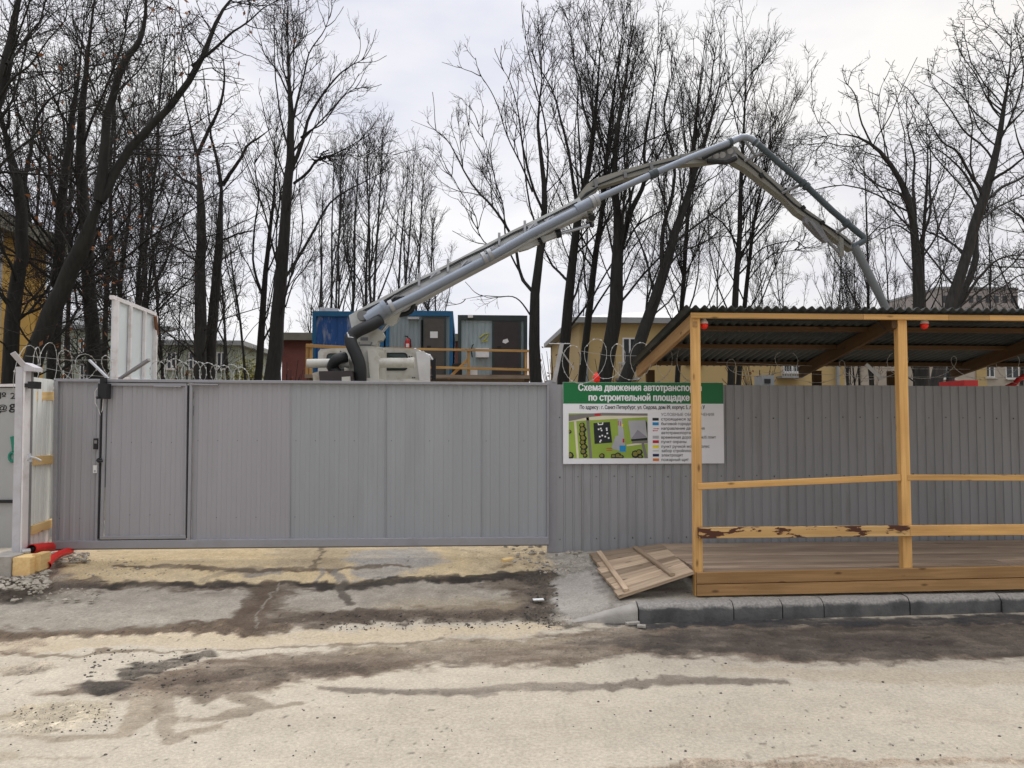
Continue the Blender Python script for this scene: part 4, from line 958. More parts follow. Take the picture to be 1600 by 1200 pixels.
bm = MB(); bm.beam(hp(0, 2.62) + nb * .03, hp(1, 2.62) + nb * .03, .05, .05); bm.build('frame_rail', M['white_frame'], hb)
bm = MB(); bm.tube([hp(.93, ztp(.9) - .05) + nb * .05, hp(1.0, ztp(.9) - .35) + nb * .05], .03, 5); bm.build('bracket', mat('rusty steel', (.16, .075, .04), .9, var=.3), hb)

# ------------------------------------------------------------------ rubble, pebbles, debris
def pebbles(name, items, mt):
    bm = MB()
    for (x, y, z, r) in items:
        n = 6; vs = []; a0 = random.random() * 6
        for lv, (rz, rr) in enumerate(((-.2, .7), (.25, 1), (.62, .55))):
            for k in range(n): a = a0 + k * 6.2832 / n; q = rr * r * random.uniform(.7, 1.25); vs.append((x + math.cos(a) * q, y + math.sin(a) * q * .8, z + rz * r * random.uniform(.8, 1.2)))
        fs = [tuple(range(2 * n, 3 * n))]
        for lv in range(2):
            for k in range(n): k2 = (k + 1) % n; fs.append((lv * n + k, lv * n + k2, lv * n + n + k2, lv * n + n + k))
        bm.add(vs, fs)
    return tag(bm.build(name, mt), kind='stuff')
def scatter(n, p0, p1, r0, r1, seed):
    rr = random.Random(seed); o = []
    for i in range(n):
        px, py = rr.uniform(p0[0], p1[0]), rr.uniform(p0[1], p1[1]); g = G(px, py, .0)
        for _ in range(3): g = G(px, py, HZ(g.x, g.y))
        o.append((g.x, g.y, g.z, rr.uniform(r0, r1) * (1 if rr.random() < .85 else 1.8)))
    return o
pebbles('gravel', scatter(260, (-30, 893), (75, 922), .012, .028, 1) + scatter(110, (60, 862), (140, 880), .012, .03, 2) + scatter(50, (20, 920), (160, 940), .01, .02, 3) + scatter(60, (130, 872), (260, 900), .006, .014, 33), M['stone'])
pebbles('grit', scatter(260, (0, 1000), (1600, 1195), .003, .007, 4) + scatter(260, (130, 1015), (330, 1090), .004, .010, 5) + scatter(260, (500, 958), (860, 985), .004, .010, 6) + scatter(120, (820, 885), (872, 980), .005, .012, 7) + scatter(160, (20, 1100), (180, 1145), .003, .006, 8), M['stone_dk'])
pebbles('rubble', scatter(90, (862, 853), (1005, 866), .015, .038, 9) + scatter(45, (790, 850), (870, 885), .012, .03, 10) + scatter(90, (838, 878), (905, 897), .005, .012, 11) + scatter(30, (860, 962), (895, 985), .005, .012, 12), M['stone'])
for (p, q, lab) in (((978, 975), (998, 973), 'pale splinter of concrete lying in the gutter below the kerb joint'), ((996, 978), (1009, 979), 'shorter pale chip lying just right of the longer splinter in the gutter')):
    bm = MB(); bm.beam(G(*p, .015), G(*q, .015), .05, .03, ch=.01); tag(bm.build('concrete_chip', M['conc'], loc=G(*p, .0)), lab, 'debris')
bm = MB(); g = G(833, 937, .13); bm.beam(g, g + Vector((.11, .01, 0)), .06, .012); tag(bm.build('litter', M['paper'], loc=g), 'scrap of white paper on the wet driveway edge', 'litter')
bm = MB(); g = G(870, 854, .36); bm.ball(g, .05, 8, 5, (1, .7, .7)); tag(bm.build('litter', M['extred'], loc=g), 'crumpled dark red packet at the foot of the fence post', 'litter')
bm = MB(); g = G(785, 876, .33); bm.beam(g, G(800, 873, .34), .07, .035, ch=.01); tag(bm.build('wood_scrap', M['batten'], loc=g), 'yellowish offcut of wood lying on the sand near the gate end', 'debris')
# red hose at right edge
bm = MB(); pts = [W(1572, 606, 10.0), W(1585, 600, 10.0), W(1592, 592, 10.0), W(1604, 587, 10.0), W(1640, 586, 10.0), W(1660, 600, 10.05)]
bm.tube(pts, .035, 10); tag(bm.build('red_hose', M['red_pipe'], loc=pts[0], smooth='all'), 'thick red hose looping over the fence top at the right edge', 'hose')
# ------------------------------------------------------------------ concrete pump truck
YT = 15.6
tk = thing('concrete_pump_truck', 'off white concrete pump truck with its folding boom raised over the site behind the gate', 'truck', (W(575, 600, YT).x, 16.5, .35))
def T(px, py, y=YT): return W(px, py, y)
def sm(pts, k=24):
    P = [Vector(p) for p in pts]; E = [2 * P[0] - P[1]] + P + [2 * P[-1] - P[-2]]; o = []
    for i in range(k):
        s_ = (len(P) - 1 - 1e-6) * i / (k - 1); j = int(s_); t = s_ - j; a, b, c, d = E[j:j + 4]
        o.append(.5 * (2 * b + (c - a) * t + (2 * a - 5 * b + 4 * c - d) * t * t + (3 * b - a - 3 * c + d) * t ** 3))
    return o
def poly(bm, pts, y, dep): return bm.prism([W(px, py, y) for px, py in pts], (0, dep, 0))
YC = 16.7
bm = MB(); c0, c1 = W(496, 600, YC), W(657, 545, YC)
poly(bm, [(496, 700), (657, 700), (657, 549), (652, 545), (575, 543), (501, 545), (497, 550)], YC, 2.1); cab = bm.build('cab', M['truck'], tk)
def rrect(x0, y0, x1, y1, r):
    P = []
    for cx, cy, a0 in ((x1 - r, y0 + r, -90), (x1 - r, y1 - r, 0), (x0 + r, y1 - r, 90), (x0 + r, y0 + r, 180)):
        for k in range(4): a = R(a0 + k * 30); P.append((cx + r * math.cos(a), cy + r * math.sin(a)))
    return P
for (x0, y0, x1, y1) in ((512, 554, 568, 577), (590, 553, 635, 577)):
    bm = MB(); poly(bm, rrect(x0 - 2, y0 - 2, x1 + 2, y1 + 2, 6), YC - .012, .01); wn = bm.build('window_seal', M['black'], cab)
    bm = MB(); poly(bm, rrect(x0, y0, x1, y1, 5), YC - .02, .01); bm.build('window', M['darkgreen'], cab)
bm = MB(); poly(bm, [(650, 550), (662, 548), (672, 560), (672, 600), (656, 600)], YC - .05, .08); bm.build('cab_corner', M['white_pl'], cab)
cx = W(657, 600, YC).x
bm = MB(); bm.box((cx + .004, YC + .5, 2.15), (cx + .02, YC + 1.8, 3.1)); bm.build('side_window', M['darkgreen'], cab)
bm = MB()
for k in range(4): bm.tube([T(648 + k * 4, 545 + k * 2, YC + .1), T(660 + k * 4, 551 + k * 1.5, YC), T(664 + k * 4, 562, YC)], .022, 6)
bm.build('air_hose', M['white_pl'], tk)
bm = MB(); poly(bm, [(673, 560), (681, 560), (681, 594), (675, 594)], YC + .6, .15); bm.tube([T(662, 553, YC + .5), T(672, 555, YC + .6), T(677, 562, YC + .65)], .03, 6); bm.tube([T(664, 590, YC + .5), T(676, 588, YC + .6)], .03, 6); bm.build('mirror', M['black'], cab)
bm = MB()
for k in range(14):
    px, py = random.choice([(630, 553), (640, 557), (640, 561), (570, 549), (605, 549), (645, 590), (530, 549)]); px += random.uniform(-4, 4)
    c = W(px, py, YC - .001); bm.tube([c, c + Vector((0, -.012, 0))], .014, 6)
bm.build('rivet', M['black'], cab)
bm = MB(); bm.box((cx - 2.4, 15.2, .95), (cx - .1, 24, 1.25)); bm.box((cx - 2.3, YC + .2, 1.2), (cx - .2, 23.5, 1.5)); bm.build('chassis', M['post_dark'], tk)
for wx in (cx - 2.25, cx - .25):
    for wyy in (17.8, 21.2, 22.6):
        bm = MB(); bm.tube([(wx - .14, wyy, .85), (wx + .14, wyy, .85)], .5, 20); wh = bm.build('wheel', M['rubber'], tk, smooth=True)
        bm = MB(); bm.tube([(wx - .15, wyy, .85), (wx + .15, wyy, .85)], .26, 14); bm.build('rim', M['truck'], wh, smooth=True)
# turret and stabiliser cylinders
bm = MB(); c = W(571, 600, YT); bm.tube([(c.x, YT, 1.2), (c.x, YT, W(571, 549, YT).z)], .42, 22); bm.tube([(c.x, YT, W(571, 560, YT).z), (c.x, YT, W(571, 543, YT).z)], [.36, .34], 22); bm.build('slewing_column', M['truck'], tk, smooth=True)
bm = MB(); poly(bm, [(574, 546), (586, 546), (593, 560), (592, 596), (596, 610), (580, 610)], YT - .5, .25); poly(bm, [(556, 596), (572, 590), (610, 594), (640, 592), (700, 600), (556, 606)], YT - .55, .3); bm.build('turret_bracket', M['truck'], tk)
for (x0, x1, r) in ((480, 545, .088), (593, 646, .098)):
    bm = MB(); a, c = T(x0, 568 if x0 < 500 else 567, YT - .42), T(x1, 567, YT - .42); bm.tube([a, c], r, 16); bm.tube([c - Vector((.06, 0, 0)), c + Vector((.02, 0, 0))], r * 1.1, 16); bm.build('slew_cylinder', M['truck'], tk, smooth=True)
bm = MB(); poly(bm, [(546, 492), (560, 486), (577, 505), (597, 517), (600, 524), (596, 531), (583, 535), (560, 536), (555, 528), (549, 512)], YT - .13, .34); poly(bm, [(556, 533), (590, 533), (588, 540), (560, 540)], YT - .22, .5); kn = bm.build('turret_head', M['truck'], tk)
bm = MB(); poly(bm, [(563, 527), (575, 527), (575, 532), (563, 532)], YT - .185, .01); bm.tube([T(561, 535, YT - .25), T(562, 539, YT - .26), T(579, 539, YT - .26), T(581, 535, YT - .25)], .02, 6); bm.build('hook_plate', M['post_dark'], kn)
# boom sections: tapered boxes
def section(name, top, botm, y, dep, mt, par=None):
    bm = MB(); poly(bm, top + botm[::-1], y, dep); return bm.build(name, mt, par or tk)
s1 = section('boom_section', [(545, 493), (560, 484), (640, 442), (720, 402), (800, 360), (880, 322), (905, 308)], [(549, 512), (580, 512), (648, 474), (725, 432), (805, 390), (885, 348), (918, 332)], YT - .18, .40, M['boom'])
for (px, py) in ((680, 428), (728, 410), (765, 390), (832, 353), (858, 343)):
    bm = MB(); c = T(px, py, YT - .19); bm.beam(c + Vector((-.09, 0, -.05)), c + Vector((.1, 0, .05)), .06, .07); bm.tube([c + Vector((-.1, -.03, -.1)), c + Vector((.02, -.03, .03))], .02, 6); bm.build('pipe_clamp', M['galv'], s1)
bm = MB(); bm.tube([T(612, 466, YT - .2), T(680, 430, YT - .2), T(724, 408, YT - .2)], .012, 6); bm.tube([T(600, 478, YT - .2), T(617, 463, YT - .22), T(630, 463, YT - .2)], .018, 6); bm.build('hydraulic_line', M['post_dark'], s1)
for oy, rr_ in ((-.5, .011), (1.6, .009)):
    bm = MB(); bm.tube([T(x_, y_ + oy + (1.2 if k % 2 else 0), YT - .2) for k, (x_, y_) in enumerate(((560, 489), (600, 469), (640, 447), (680, 427), (720, 406), (760, 386), (800, 365), (840, 346), (880, 327), (902, 315)))], rr_, 6); bm.build('hydraulic_line', M['rubber'], s1)
for x_, y_ in ((655, 436), (700, 414), (780, 373), (820, 354)):
    bm = MB(); c = T(x_, y_, YT - .2); bm.beam(c + Vector((0, 0, -.14)), c + Vector((0, 0, .12)), .05, .05, up=(1, 0, 0)); bm.build('hose_bracket', M['galv'], s1)
bm = MB(); poly(bm, [(600, 475), (606, 466), (616, 459), (618, 466), (632, 462), (630, 468), (612, 472), (604, 480)], YT - .2, .03); bm.build('pin_recess', M['black'], s1)
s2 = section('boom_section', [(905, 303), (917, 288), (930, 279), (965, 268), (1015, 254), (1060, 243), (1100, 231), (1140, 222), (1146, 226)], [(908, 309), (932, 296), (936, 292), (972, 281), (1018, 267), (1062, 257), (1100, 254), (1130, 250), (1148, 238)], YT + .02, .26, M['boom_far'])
for (px, py, l_) in ((930, 283, 10), (976, 271, 7), (1017, 258, 7), (1065, 244, 5), (1085, 240, 6)):
    bm = MB(); bm.beam(T(px, py - 3, YT), T(px + 2, py + l_, YT), .07, .04, up=(0, 1, 0)); bm.build('boom_strap', M['post_dark'], s2)
for oy in (2,):
    bm = MB(); bm.tube([T(x_, y_ + oy, YT - .0) for x_, y_ in ((925, 290), (970, 272), (1015, 258), (1060, 247), (1100, 238), (1132, 232))], .016, 6); bm.build('hydraulic_line', M['rubber'], s2)
# knuckle linkages
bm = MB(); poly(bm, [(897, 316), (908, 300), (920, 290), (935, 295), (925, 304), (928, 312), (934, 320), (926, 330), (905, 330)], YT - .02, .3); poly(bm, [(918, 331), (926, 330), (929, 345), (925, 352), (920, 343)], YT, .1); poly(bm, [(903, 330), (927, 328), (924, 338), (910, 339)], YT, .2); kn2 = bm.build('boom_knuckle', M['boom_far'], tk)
bm = MB(); bm.tube([T(925, 340, YT - .05), T(925, 340, YT + .15)], .07, 12); bm.tube([T(921, 351, YT), T(925, 351, YT + .1)], .06, 10); bm.build('pivot_pin', M['black'], kn2)
bm = MB()
for k in range(5): bm.tube([T(899 + k * 1.5, 318 - k, YT - .06), T(912 + k, 308 - k * 1.5, YT - .08), T(930 + k, 296 - k, YT - .05)], .014, 6)
bm.build('hydraulic_line', M['rubber'], kn2)
bm = MB(); poly(bm, [(1088, 247), (1108, 240), (1128, 232), (1146, 231), (1152, 243), (1144, 252), (1125, 254), (1105, 251)], YT - .02, .1)
lk = bm.build('boom_linkage', M['post_dark'], tk)
bm = MB()
for (px, py) in ((1108, 243), (1119, 243), (1129, 242), (1141, 236), (1148, 246)): bm.tube([T(px, py, YT - .05), T(px, py, YT + .2)], .065, 12)
bm.build('pivot_pin', M['galv'], lk)
bm = MB(); bm.tube([T(1098, 247, YT - .06), T(1120, 236, YT - .08), T(1142, 228, YT - .06)], .04, 8); bm.tube([T(1105, 252, YT - .06), T(1135, 254, YT - .08), T(1150, 247, YT - .06)], .05, 8); bm.build('hydraulic_line', M['rubber'], lk)
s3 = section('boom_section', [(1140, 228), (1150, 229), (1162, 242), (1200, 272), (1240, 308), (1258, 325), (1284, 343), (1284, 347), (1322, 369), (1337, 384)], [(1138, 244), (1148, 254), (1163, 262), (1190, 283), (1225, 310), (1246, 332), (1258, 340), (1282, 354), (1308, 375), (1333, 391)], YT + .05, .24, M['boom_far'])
bm = MB(); poly(bm, [(1258, 338), (1284, 354), (1296, 377), (1290, 378), (1278, 368), (1258, 347)], YT + .02, .14); bm.beam(T(1290, 372, YT + .05), T(1315, 399, YT + .05), .05, .05); bm.beam(T(1265, 345, YT), T(1285, 371, YT), .09, .07); bm.build('tip_linkage', M['post_dark'], s3)
bm = MB(); poly(bm, [(1312, 368), (1318, 368), (1319, 399), (1313, 400)], YT + .02, .12); bm.build('support_strut', M['boom_far'], s3)
bm = MB(); bm.tube([T(x_, y_, YT + .03) for x_, y_ in ((1150, 240), (1175, 260), (1205, 285), (1240, 318), (1262, 334), (1300, 358), (1330, 382))], .02, 6); bm.build('hydraulic_line', M['rubber'], s3)
for (p, q) in (((1188, 271), (1192, 277)), ((1224, 303), (1229, 295)), ((1253, 322), (1257, 327)), ((1283, 345), (1286, 350))):
    bm = MB(); bm.beam(T(*p, YT + .02), T(*q, YT + .02), .08, .06, up=(0, 1, 0)); bm.build('boom_strap', M['black'], s3)
for (p, q) in (((1222, 302), (1248, 290)), ((1307, 364), (1323, 354)), ((1163, 252), (1190, 240)), ((1163, 218), (1180, 243)), ((1180, 243), (1200, 238))):
    bm = MB(); bm.tube([T(*p, YT - .05), T(*q, YT - .15)], .03, 6); bm.build('pipe_bracket', M['post_dark'], tk)
# delivery pipe
YPp = YT - .33
bm = MB(); bm.tube([T(573, 501, YPp), T(603, 481, YPp)], [.15, .15], 16); bm.tube([T(600, 483, YPp), T(606, 479, YPp)], .17, 16); bm.build('pipe_elbow', M['pipe'], tk, smooth=True)
bm = MB(); c = T(567, 494, YT - .3); bm.tube([c, c + Vector((0, -.14, 0))], [.11, .1], 16); bm.build('pivot_cap', M['post_dark'], tk, smooth=True)
bm = MB(); bm.tube([T(603, 485, YPp), T(655, 460, YPp), T(720, 426, YPp), T(760, 405, YPp), T(830, 365, YPp), T(908, 326, YPp)], .088, 16); dp = bm.build('delivery_pipe', M['pipe'], tk, smooth=True)
bm = MB(); bm.tube([T(900, 328, YPp), T(935, 310, YPp)], .11, 16); bm.build('pipe_joint', M['pipe'], dp, smooth=True)
for (px, py) in ((612, 478), (757, 403), (766, 398), (926, 315), (932, 312)): bm = MB(); c = T(px, py, YPp); dd = Vector((.06, 0, .03)); bm.tube([c - dd * .6, c + dd * .6], .128, 16); bm.build('pipe_coupling', M['galv'], dp, smooth=True)
YP2 = YT - .25
bm = MB(); bm.tube([T(930, 312, YP2), T(1015, 274, YP2), T(1080, 246, YP2), T(1148, 219, YP2), T(1158, 214.5, YP2), T(1166, 214, YP2), T(1174, 217, YP2), T(1184, 225, YP2)], .068, 14); dp2 = bm.build('delivery_pipe', M['pipe'], tk, smooth=True)
for (px, py, ax_, az_) in ((1024, 270, .08, .034), (1018, 273, .08, .034), (1141, 222, .05, .02), (1180, 222, .04, -.035)): bm = MB(); c = T(px, py, YP2); dd = Vector((ax_, 0, az_)) * .5; bm.tube([c - dd, c + dd], .092, 14); bm.build('pipe_coupling', M['pipe_dk'], dp2, smooth=True)
bm = MB(); bm.tube([T(1182, 223, YP2), T(1220, 257, YP2), T(1256, 287, YP2), T(1300, 329, YP2), T(1344, 366, YP2), T(1350, 371, YP2), T(1350, 376, YP2), T(1343, 380, YP2), T(1336, 383, YP2), T(1336, 390, YP2)], .066, 14); dp3 = bm.build('delivery_pipe', M['pipe_dk'], tk, smooth=True)
for (px, py) in ((1254, 286), (1260, 291), (1322, 348)): bm = MB(); c = T(px, py, YP2); dd = Vector((.03, 0, -.027)); bm.tube([c - dd, c + dd], .092, 14); bm.build('pipe_coupling', M['pipe_dk'], dp3, smooth=True)
bm = MB(); bm.tube([T(1335, 385, YP2), T(1344, 402, YP2), T(1358, 430, YP2), T(1376, 465, YP2), T(1389, 492, YP2), T(1396, 520, YP2), T(1398, 560, YP2)], [.085, .085, .085, .082, .082, .08, .08], 14); bm.build('end_hose', mat('grey hose', (.15, .16, .165), .6, var=.1), tk, smooth=True)
# luffing cylinders
bm = MB(); poly(bm, [(598, 494), (606, 489), (620, 478), (634, 473), (632, 480), (626, 489), (619, 503), (611, 508), (604, 507)], YT - .1, .22); bm.build('luffing_cylinder', M['truck'], tk)
bm = MB(); bm.tube([T(595, 520, YT), T(606, 506, YT)], .045, 10); bm.build('cylinder_rod', M['chrome'], tk, smooth=True); bm = MB(); bm.tube([T(872, 366, YT), T(921, 352, YT)], .035, 10); bm.build('cylinder_rod', M['chrome'], tk, smooth=True)
bm = MB(); poly(bm, [(806, 386), (826, 376), (866, 364), (874, 362), (874, 368), (843, 380), (826, 388), (812, 392)], YT - .06, .16); poly(bm, [(748, 412), (766, 404), (764, 411), (755, 415)], YT - .1, .1); bm.build('luffing_cylinder', M['boom'], tk)
bm = MB(); bm.tube([T(869, 366, YT - .05), T(876, 364, YT - .05)], .09, 12); bm.tube([T(842, 378, YT - .08), T(846, 376, YT - .08)], .08, 10); bm.build('cylinder_gland', M['black'], tk, smooth=True)
# slack rubber hoses
bm = MB(); bm.tube(sm([T(595, 499, YT - .4), T(580, 508, YT - .48), T(560, 517, YT - .52), T(549, 526, YT - .55), T(549, 537, YT - .6), T(556, 553, YT - .62), T(562, 570, YT - .62), T(563, 590, YT - .6), T(562, 620, YT - .5)]), .12, 14); bm.build('slack_hose', M['rubber'], tk, smooth='all')
bm = MB(); bm.tube(sm([T(600, 490, YT + .2), T(625, 492, YT), T(641, 487, YT - .1), T(646, 477, YT - .1), T(641, 471, YT - .1)]), .05, 10); bm.build('slack_hose', M['rubber'], tk, smooth='all'); bm = MB(); bm.tube([T(543, 520, YT - .6), T(545, 527, YT - .7), T(552, 528, YT - .65)], .02, 6); bm.build('hose_hook', M['galv'], tk); bm = MB(); bm.tube(sm([T(540, 558, YT - .5), T(526, 562, YT - .6), T(520, 574, YT - .5), T(530, 590, YT - .5), T(526, 606, YT - .4)]), .11, 10); bm.build('slack_hose', M['rubber'], tk, smooth='all')
bm = MB(); poly(bm, [(498, 580), (550, 579), (552, 600), (500, 600)], YT - .9, .5); bm.build('tool_box', M['doordk'], tk)
bm = MB(); poly(bm, [(534, 589), (547, 588), (548, 600), (534, 600)], YT - .95, .04); poly(bm, [(488, 583), (500, 580), (502, 600), (490, 600)], YT - .8, .2); bm.build('box_lid', M['truck'], tk)

# ------------------------------------------------------------------ site cabins on the timber gallery
YK = 26.0
def rp3(x, z, y): return (x, y, z)
ZG = W(700, 590, YK).z                     # gallery floor
def cabin(name, label, px0, px1, pyt, frame, wallm, seed, doors=()):
    a, c = W(px0, 590, YK), W(px1, pyt, YK); x0, x1, zt = a.x, c.x, c.z
    t_ = thing(name, label, 'cabin', ((x0 + x1) / 2, YK + 3, ZG), 'site cabins on the gallery')
    bm = MB(); bm.box((x0 + .06, YK + .09, ZG), (x1 - .06, YK + 5.9, zt - .06)); bm.build('body', M['cabgrey'] if wallm != 'blue' else M['bluef'], t_)
    bm = MB(); pr = fenceprof(0, x1 - x0 - .24, .14 if wallm != 'blue' else .24, .012); bm.sheet(pr, (x0 + .12, YK + .07, ZG + .05), (1, 0, 0), (0, 1, 0), (0, 0, zt - ZG - .2)); bm.build('front_boards', M[wallm], t_)
    bm = MB(); h = .09
    bm.box((x0, YK, ZG), (x0 + .12, YK + 6, zt)); bm.box((x1 - .12, YK, ZG), (x1, YK + 6, zt)); bm.box((x0 + .121, YK + .003, zt - .17), (x1 - .121, YK + 5.99, zt + .003)); bm.build('frame', M[frame], t_)
    return t_, x0, x1, zt
c1, x0, x1, zt = cabin('site_cabin', 'bright blue site cabin with scuffed paint, left of the three behind the pump truck', 487, 600, 487, 'bluef', 'blue', 1)
bm = MB(); poly(bm, [(497, 487), (500, 480), (528, 482), (530, 487)], YK + .3, 1.2); bm.build('roof_patch', M['white_frame'], c1)
c2, x0, x1, zt = cabin('site_cabin', 'grey boarded site cabin with a blue frame and brown door, middle of the three', 602, 708, 486, 'bluef', 'cabgrey', 2)
def kdoor(par, px0, px1, pyt, mt, frame):
    a, c = W(px0, 589, YK), W(px1, pyt, YK); bm = MB(); bm.box((a.x, YK + .02, ZG + .05), (c.x, YK + .06, c.z)); d_ = bm.build('door', M[mt], par)
    bm = MB(); bm.box((a.x - .07, YK + .01, ZG), (a.x - .002, YK + .07, c.z + .06)); bm.box((c.x + .002, YK + .01, ZG), (c.x + .07, YK + .07, c.z + .06)); bm.box((a.x - .002, YK + .012, c.z + .002), (c.x + .002, YK + .07, c.z + .058)); bm.build('door_frame', M[frame], d_)
    bm = MB(); bm.box((a.x + .1, YK + .0, ZG + 1.0), (a.x + .24, YK + .02, ZG + 1.08)); bm.build('handle', M['black'], d_)
    return d_
dr = kdoor(c2, 662, 694, 497, 'doorbr', 'cabframe')
bm = MB(); pbox(bm, (672, 518), (684, 528), YK + .005, YK + .015); bm.build('notice', M['paper'], dr)
bm = MB(); pbox(bm, (657, 500), (661, 586), YK + .01, YK + .06); bm.build('door_gap', M['black'], c2)
bm = MB(); pbox(bm, (637, 495), (655, 498.5), YK - .12, YK + .05); bm.build('strip_lamp', M['galv'], c2)
c3, x0, x1, zt = cabin('site_cabin', 'pale steel blue site cabin with dark frame and dark brown door, rightmost of three', 715, 824, 493, 'cabframe', 'cabgrey2', 3)
dr = kdoor(c3, 772, 811, 502, 'doordk', 'cabframe')
bm = MB(); bm.add([W(786, 531, YK + .012), W(793, 529, YK + .012), W(795, 534, YK + .012), W(790, 537, YK + .012), W(785, 535, YK + .012)], [(4, 3, 2, 1, 0)]); bm.build('notice', M['paper'], dr)
bm = MB(); pbox(bm, (731, 492), (739, 496), YK - .15, YK); bm.build('lamp', M['white_pl'], c3)
bm = MB(); bm.tube([W(749, 528, YK + .05), W(757, 522, YK + .05), W(764, 521, YK + .05), W(758, 530, YK + .05), W(752, 534, YK + .05), W(762, 532, YK + .05)], .025, 5); bm.build('painted_mark', mat('yellow chalk', (.5, .5, .12), .8), c3)
bm = MB(); pbox(bm, (743, 544), (764, 558), YK - .12, YK + .06); eb = bm.build('electric_box', M['white_pl'], None, loc=W(753, 558, YK)); tag(eb, 'white electric box on the front of the pale cabin with the dark door', 'box')
bm = MB(); bm.tube([W(738, 558, YK - .03), W(736, 548, YK - .05), W(738, 540, YK - .03), W(740, 538, YK - .03)], .02, 6); tag(bm.build('cable', M['black'], loc=W(738, 558, YK)), 'short black cable hooked beside the white electric box on the pale cabin', 'cable')
# fire extinguisher
c = W(637, 541, YK - .12)
fe = thing('fire_extinguisher', 'red fire extinguisher hanging on the grey boards of the blue framed cabin', 'extinguisher', c - Vector((0, 0, .18)))
bm = MB(); bm.tube([c + Vector((0, 0, -.22)), c + Vector((0, 0, -.2)), c + Vector((0, 0, .16)), c + Vector((0, 0, .24)), c + Vector((0, 0, .27))], [.06, .095, .095, .05, .03], 14); bm.build('body', M['extred'], fe, smooth=True)
bm = MB(); bm.box((c.x - .05, c.y - .1, c.z - .04), (c.x + .05, c.y - .094, c.z + .08)); bm.build('label', M['paper'], fe)
bm = MB(); bm.tube([c + Vector((0, 0, .27)), c + Vector((0, 0, .33)), c + Vector((-.1, 0, .34))], .025, 8); bm.tube([c + Vector((.0, 0, .3)), c + Vector((.1, -.02, .22)), c + Vector((.11, -.02, -.1))], .015, 6); bm.build('valve_hose', M['black'], fe)
# gallery
YGa = 24.4
gal = thing('timber_gallery', 'raised timber gallery with pine railing in front of the three site cabins', 'gallery', (W(655, 590, YGa).x, YGa, .4))
gx0, gx1 = W(482, 590, YGa).x, W(828, 590, YGa).x
bm = MB(); bm.box((gx0 - .1, YGa - .1, ZG - .12), (gx1 + .1, YK + 6.2, ZG - .004)); bm.build('floor', M['deckwood'], gal)
for px in (480, 486, 732, 822, 828):
    xx = W(px, 560, YGa).x; bm = MB(); bm.beam((xx, YGa, ZG - .1), (xx, YGa, W(px, 537 if px < 500 else 547, YGa).z), .09, .07, up=(0, 1, 0)); bm.build('railing_post', M['pine'], gal)
for xx in (gx0 + .1, (gx0 + gx1) / 2, gx1 - .1):
    for yy in (YGa, YK + 5.8): bm = MB(); bm.beam((xx, yy, .38), (xx, yy, ZG - .12), .14, .14, up=(0, 1, 0)); bm.build('support_post', M['pine_old'], gal)
for (p, q, w_) in (((478, 540), (560, 544), .10), ((560, 544), (829, 548.5), .075), ((560, 571), (829, 578), .08)):
    bm = MB(); bm.beam(W(*p, YGa - .06), W(*q, YGa - .06), .035, w_); bm.build('railing', M['pine'], gal)
bm = MB(); bm.beam(W(700, 592, YGa + .04), W(731, 562, YGa + .04), .09, .04, up=(0, 1, 0)); bm.build('brace', M['pine'], gal)
bm = MB(); pbox(bm, (735, 578), (746, 591), YGa + .2, YGa + .5); tag(bm.build('bucket', M['paper'], loc=W(740, 591, YGa + .3)), 'white plastic bucket standing on the gallery behind the diagonal brace', 'bucket')
bm = MB(); bm.beam(W(765, 588, YGa + .2), W(822, 588, YGa + .2), .3, .1); tag(bm.build('plank_stack', M['pine_old'], loc=W(790, 588, YGa + .2)), 'reddish plank stack lying on the gallery under the railing before the dark door', 'planks')
bm = MB(); pbox(bm, (706, 568), (722, 591), YGa + .35, YGa + .8); tag(bm.build('black_bin', M['black'], loc=W(712, 591, YGa + .4)), 'black bin standing on the gallery between the two right cabins', 'bin')

# ------------------------------------------------------------------ buildings
def house(name, label, cat, px0, px1, pye, Yh, dep, wallm, roofm, rise, windows=(), eave=.5, gable='x', fascia='fascia', fh=.35):
    a, c = W(px0, pye, Yh), W(px1, pye, Yh); x0, x1, ze = a.x, c.x, (a.z + c.z) / 2
    t_ = thing(name, label, cat, ((x0 + x1) / 2, Yh + dep / 2, .4))
    bm = MB(); bm.box((x0, Yh, .2), (x1, Yh + dep, ze)); bm.build('wall', M[wallm], t_)
    bm = MB(); e = eave; ym = Yh + dep / 2
    vs = [(x0 - e, Yh - e, ze + fh + .003), (x1 + e, Yh - e, ze + fh + .003), (x1 + e, Yh + dep + e, ze + fh + .003), (x0 - e, Yh + dep + e, ze + fh + .003), (x0 + min(dep / 2, (x1 - x0) / 2.2), ym, ze + fh + rise), (x1 - min(dep / 2, (x1 - x0) / 2.2), ym, ze + fh + rise)]
    bm.add(vs, [(0, 1, 5, 4), (1, 2, 5), (2, 3, 4, 5), (3, 0, 4), (3, 2, 1, 0)]); bm.build('roof', M[roofm], t_)
    bm = MB(); bm.box((x0 - e, Yh - e, ze), (x1 + e, Yh + dep + e, ze + fh)); bm.build('eaves', M[fascia], t_)
    for (p0, p1, q0, q1) in windows:
        a, c = W(p0, q1, Yh), W(p1, q0, Yh); bm = MB()
        bm.box((a.x - .08, Yh - .02, a.z - .08), (c.x + .08, Yh - .001, c.z + .08)); wf = bm.build('window', M['wframe'], t_)
        bm = MB(); mx_ = (a.x + c.x) / 2
        bm.box((a.x, Yh - .03, a.z), (mx_ - .05, Yh - .021, c.z)); bm.box((mx_ + .05, Yh - .03, a.z), (c.x, Yh - .021, c.z)); bm.build('pane', M['glass'], wf)
        bm = MB(); bm.box((a.x - .15, Yh - .18, a.z - .17), (c.x + .15, Yh, a.z - .081)); bm.build('sill', M['trim'], wf)
    return t_, x0, x1, ze
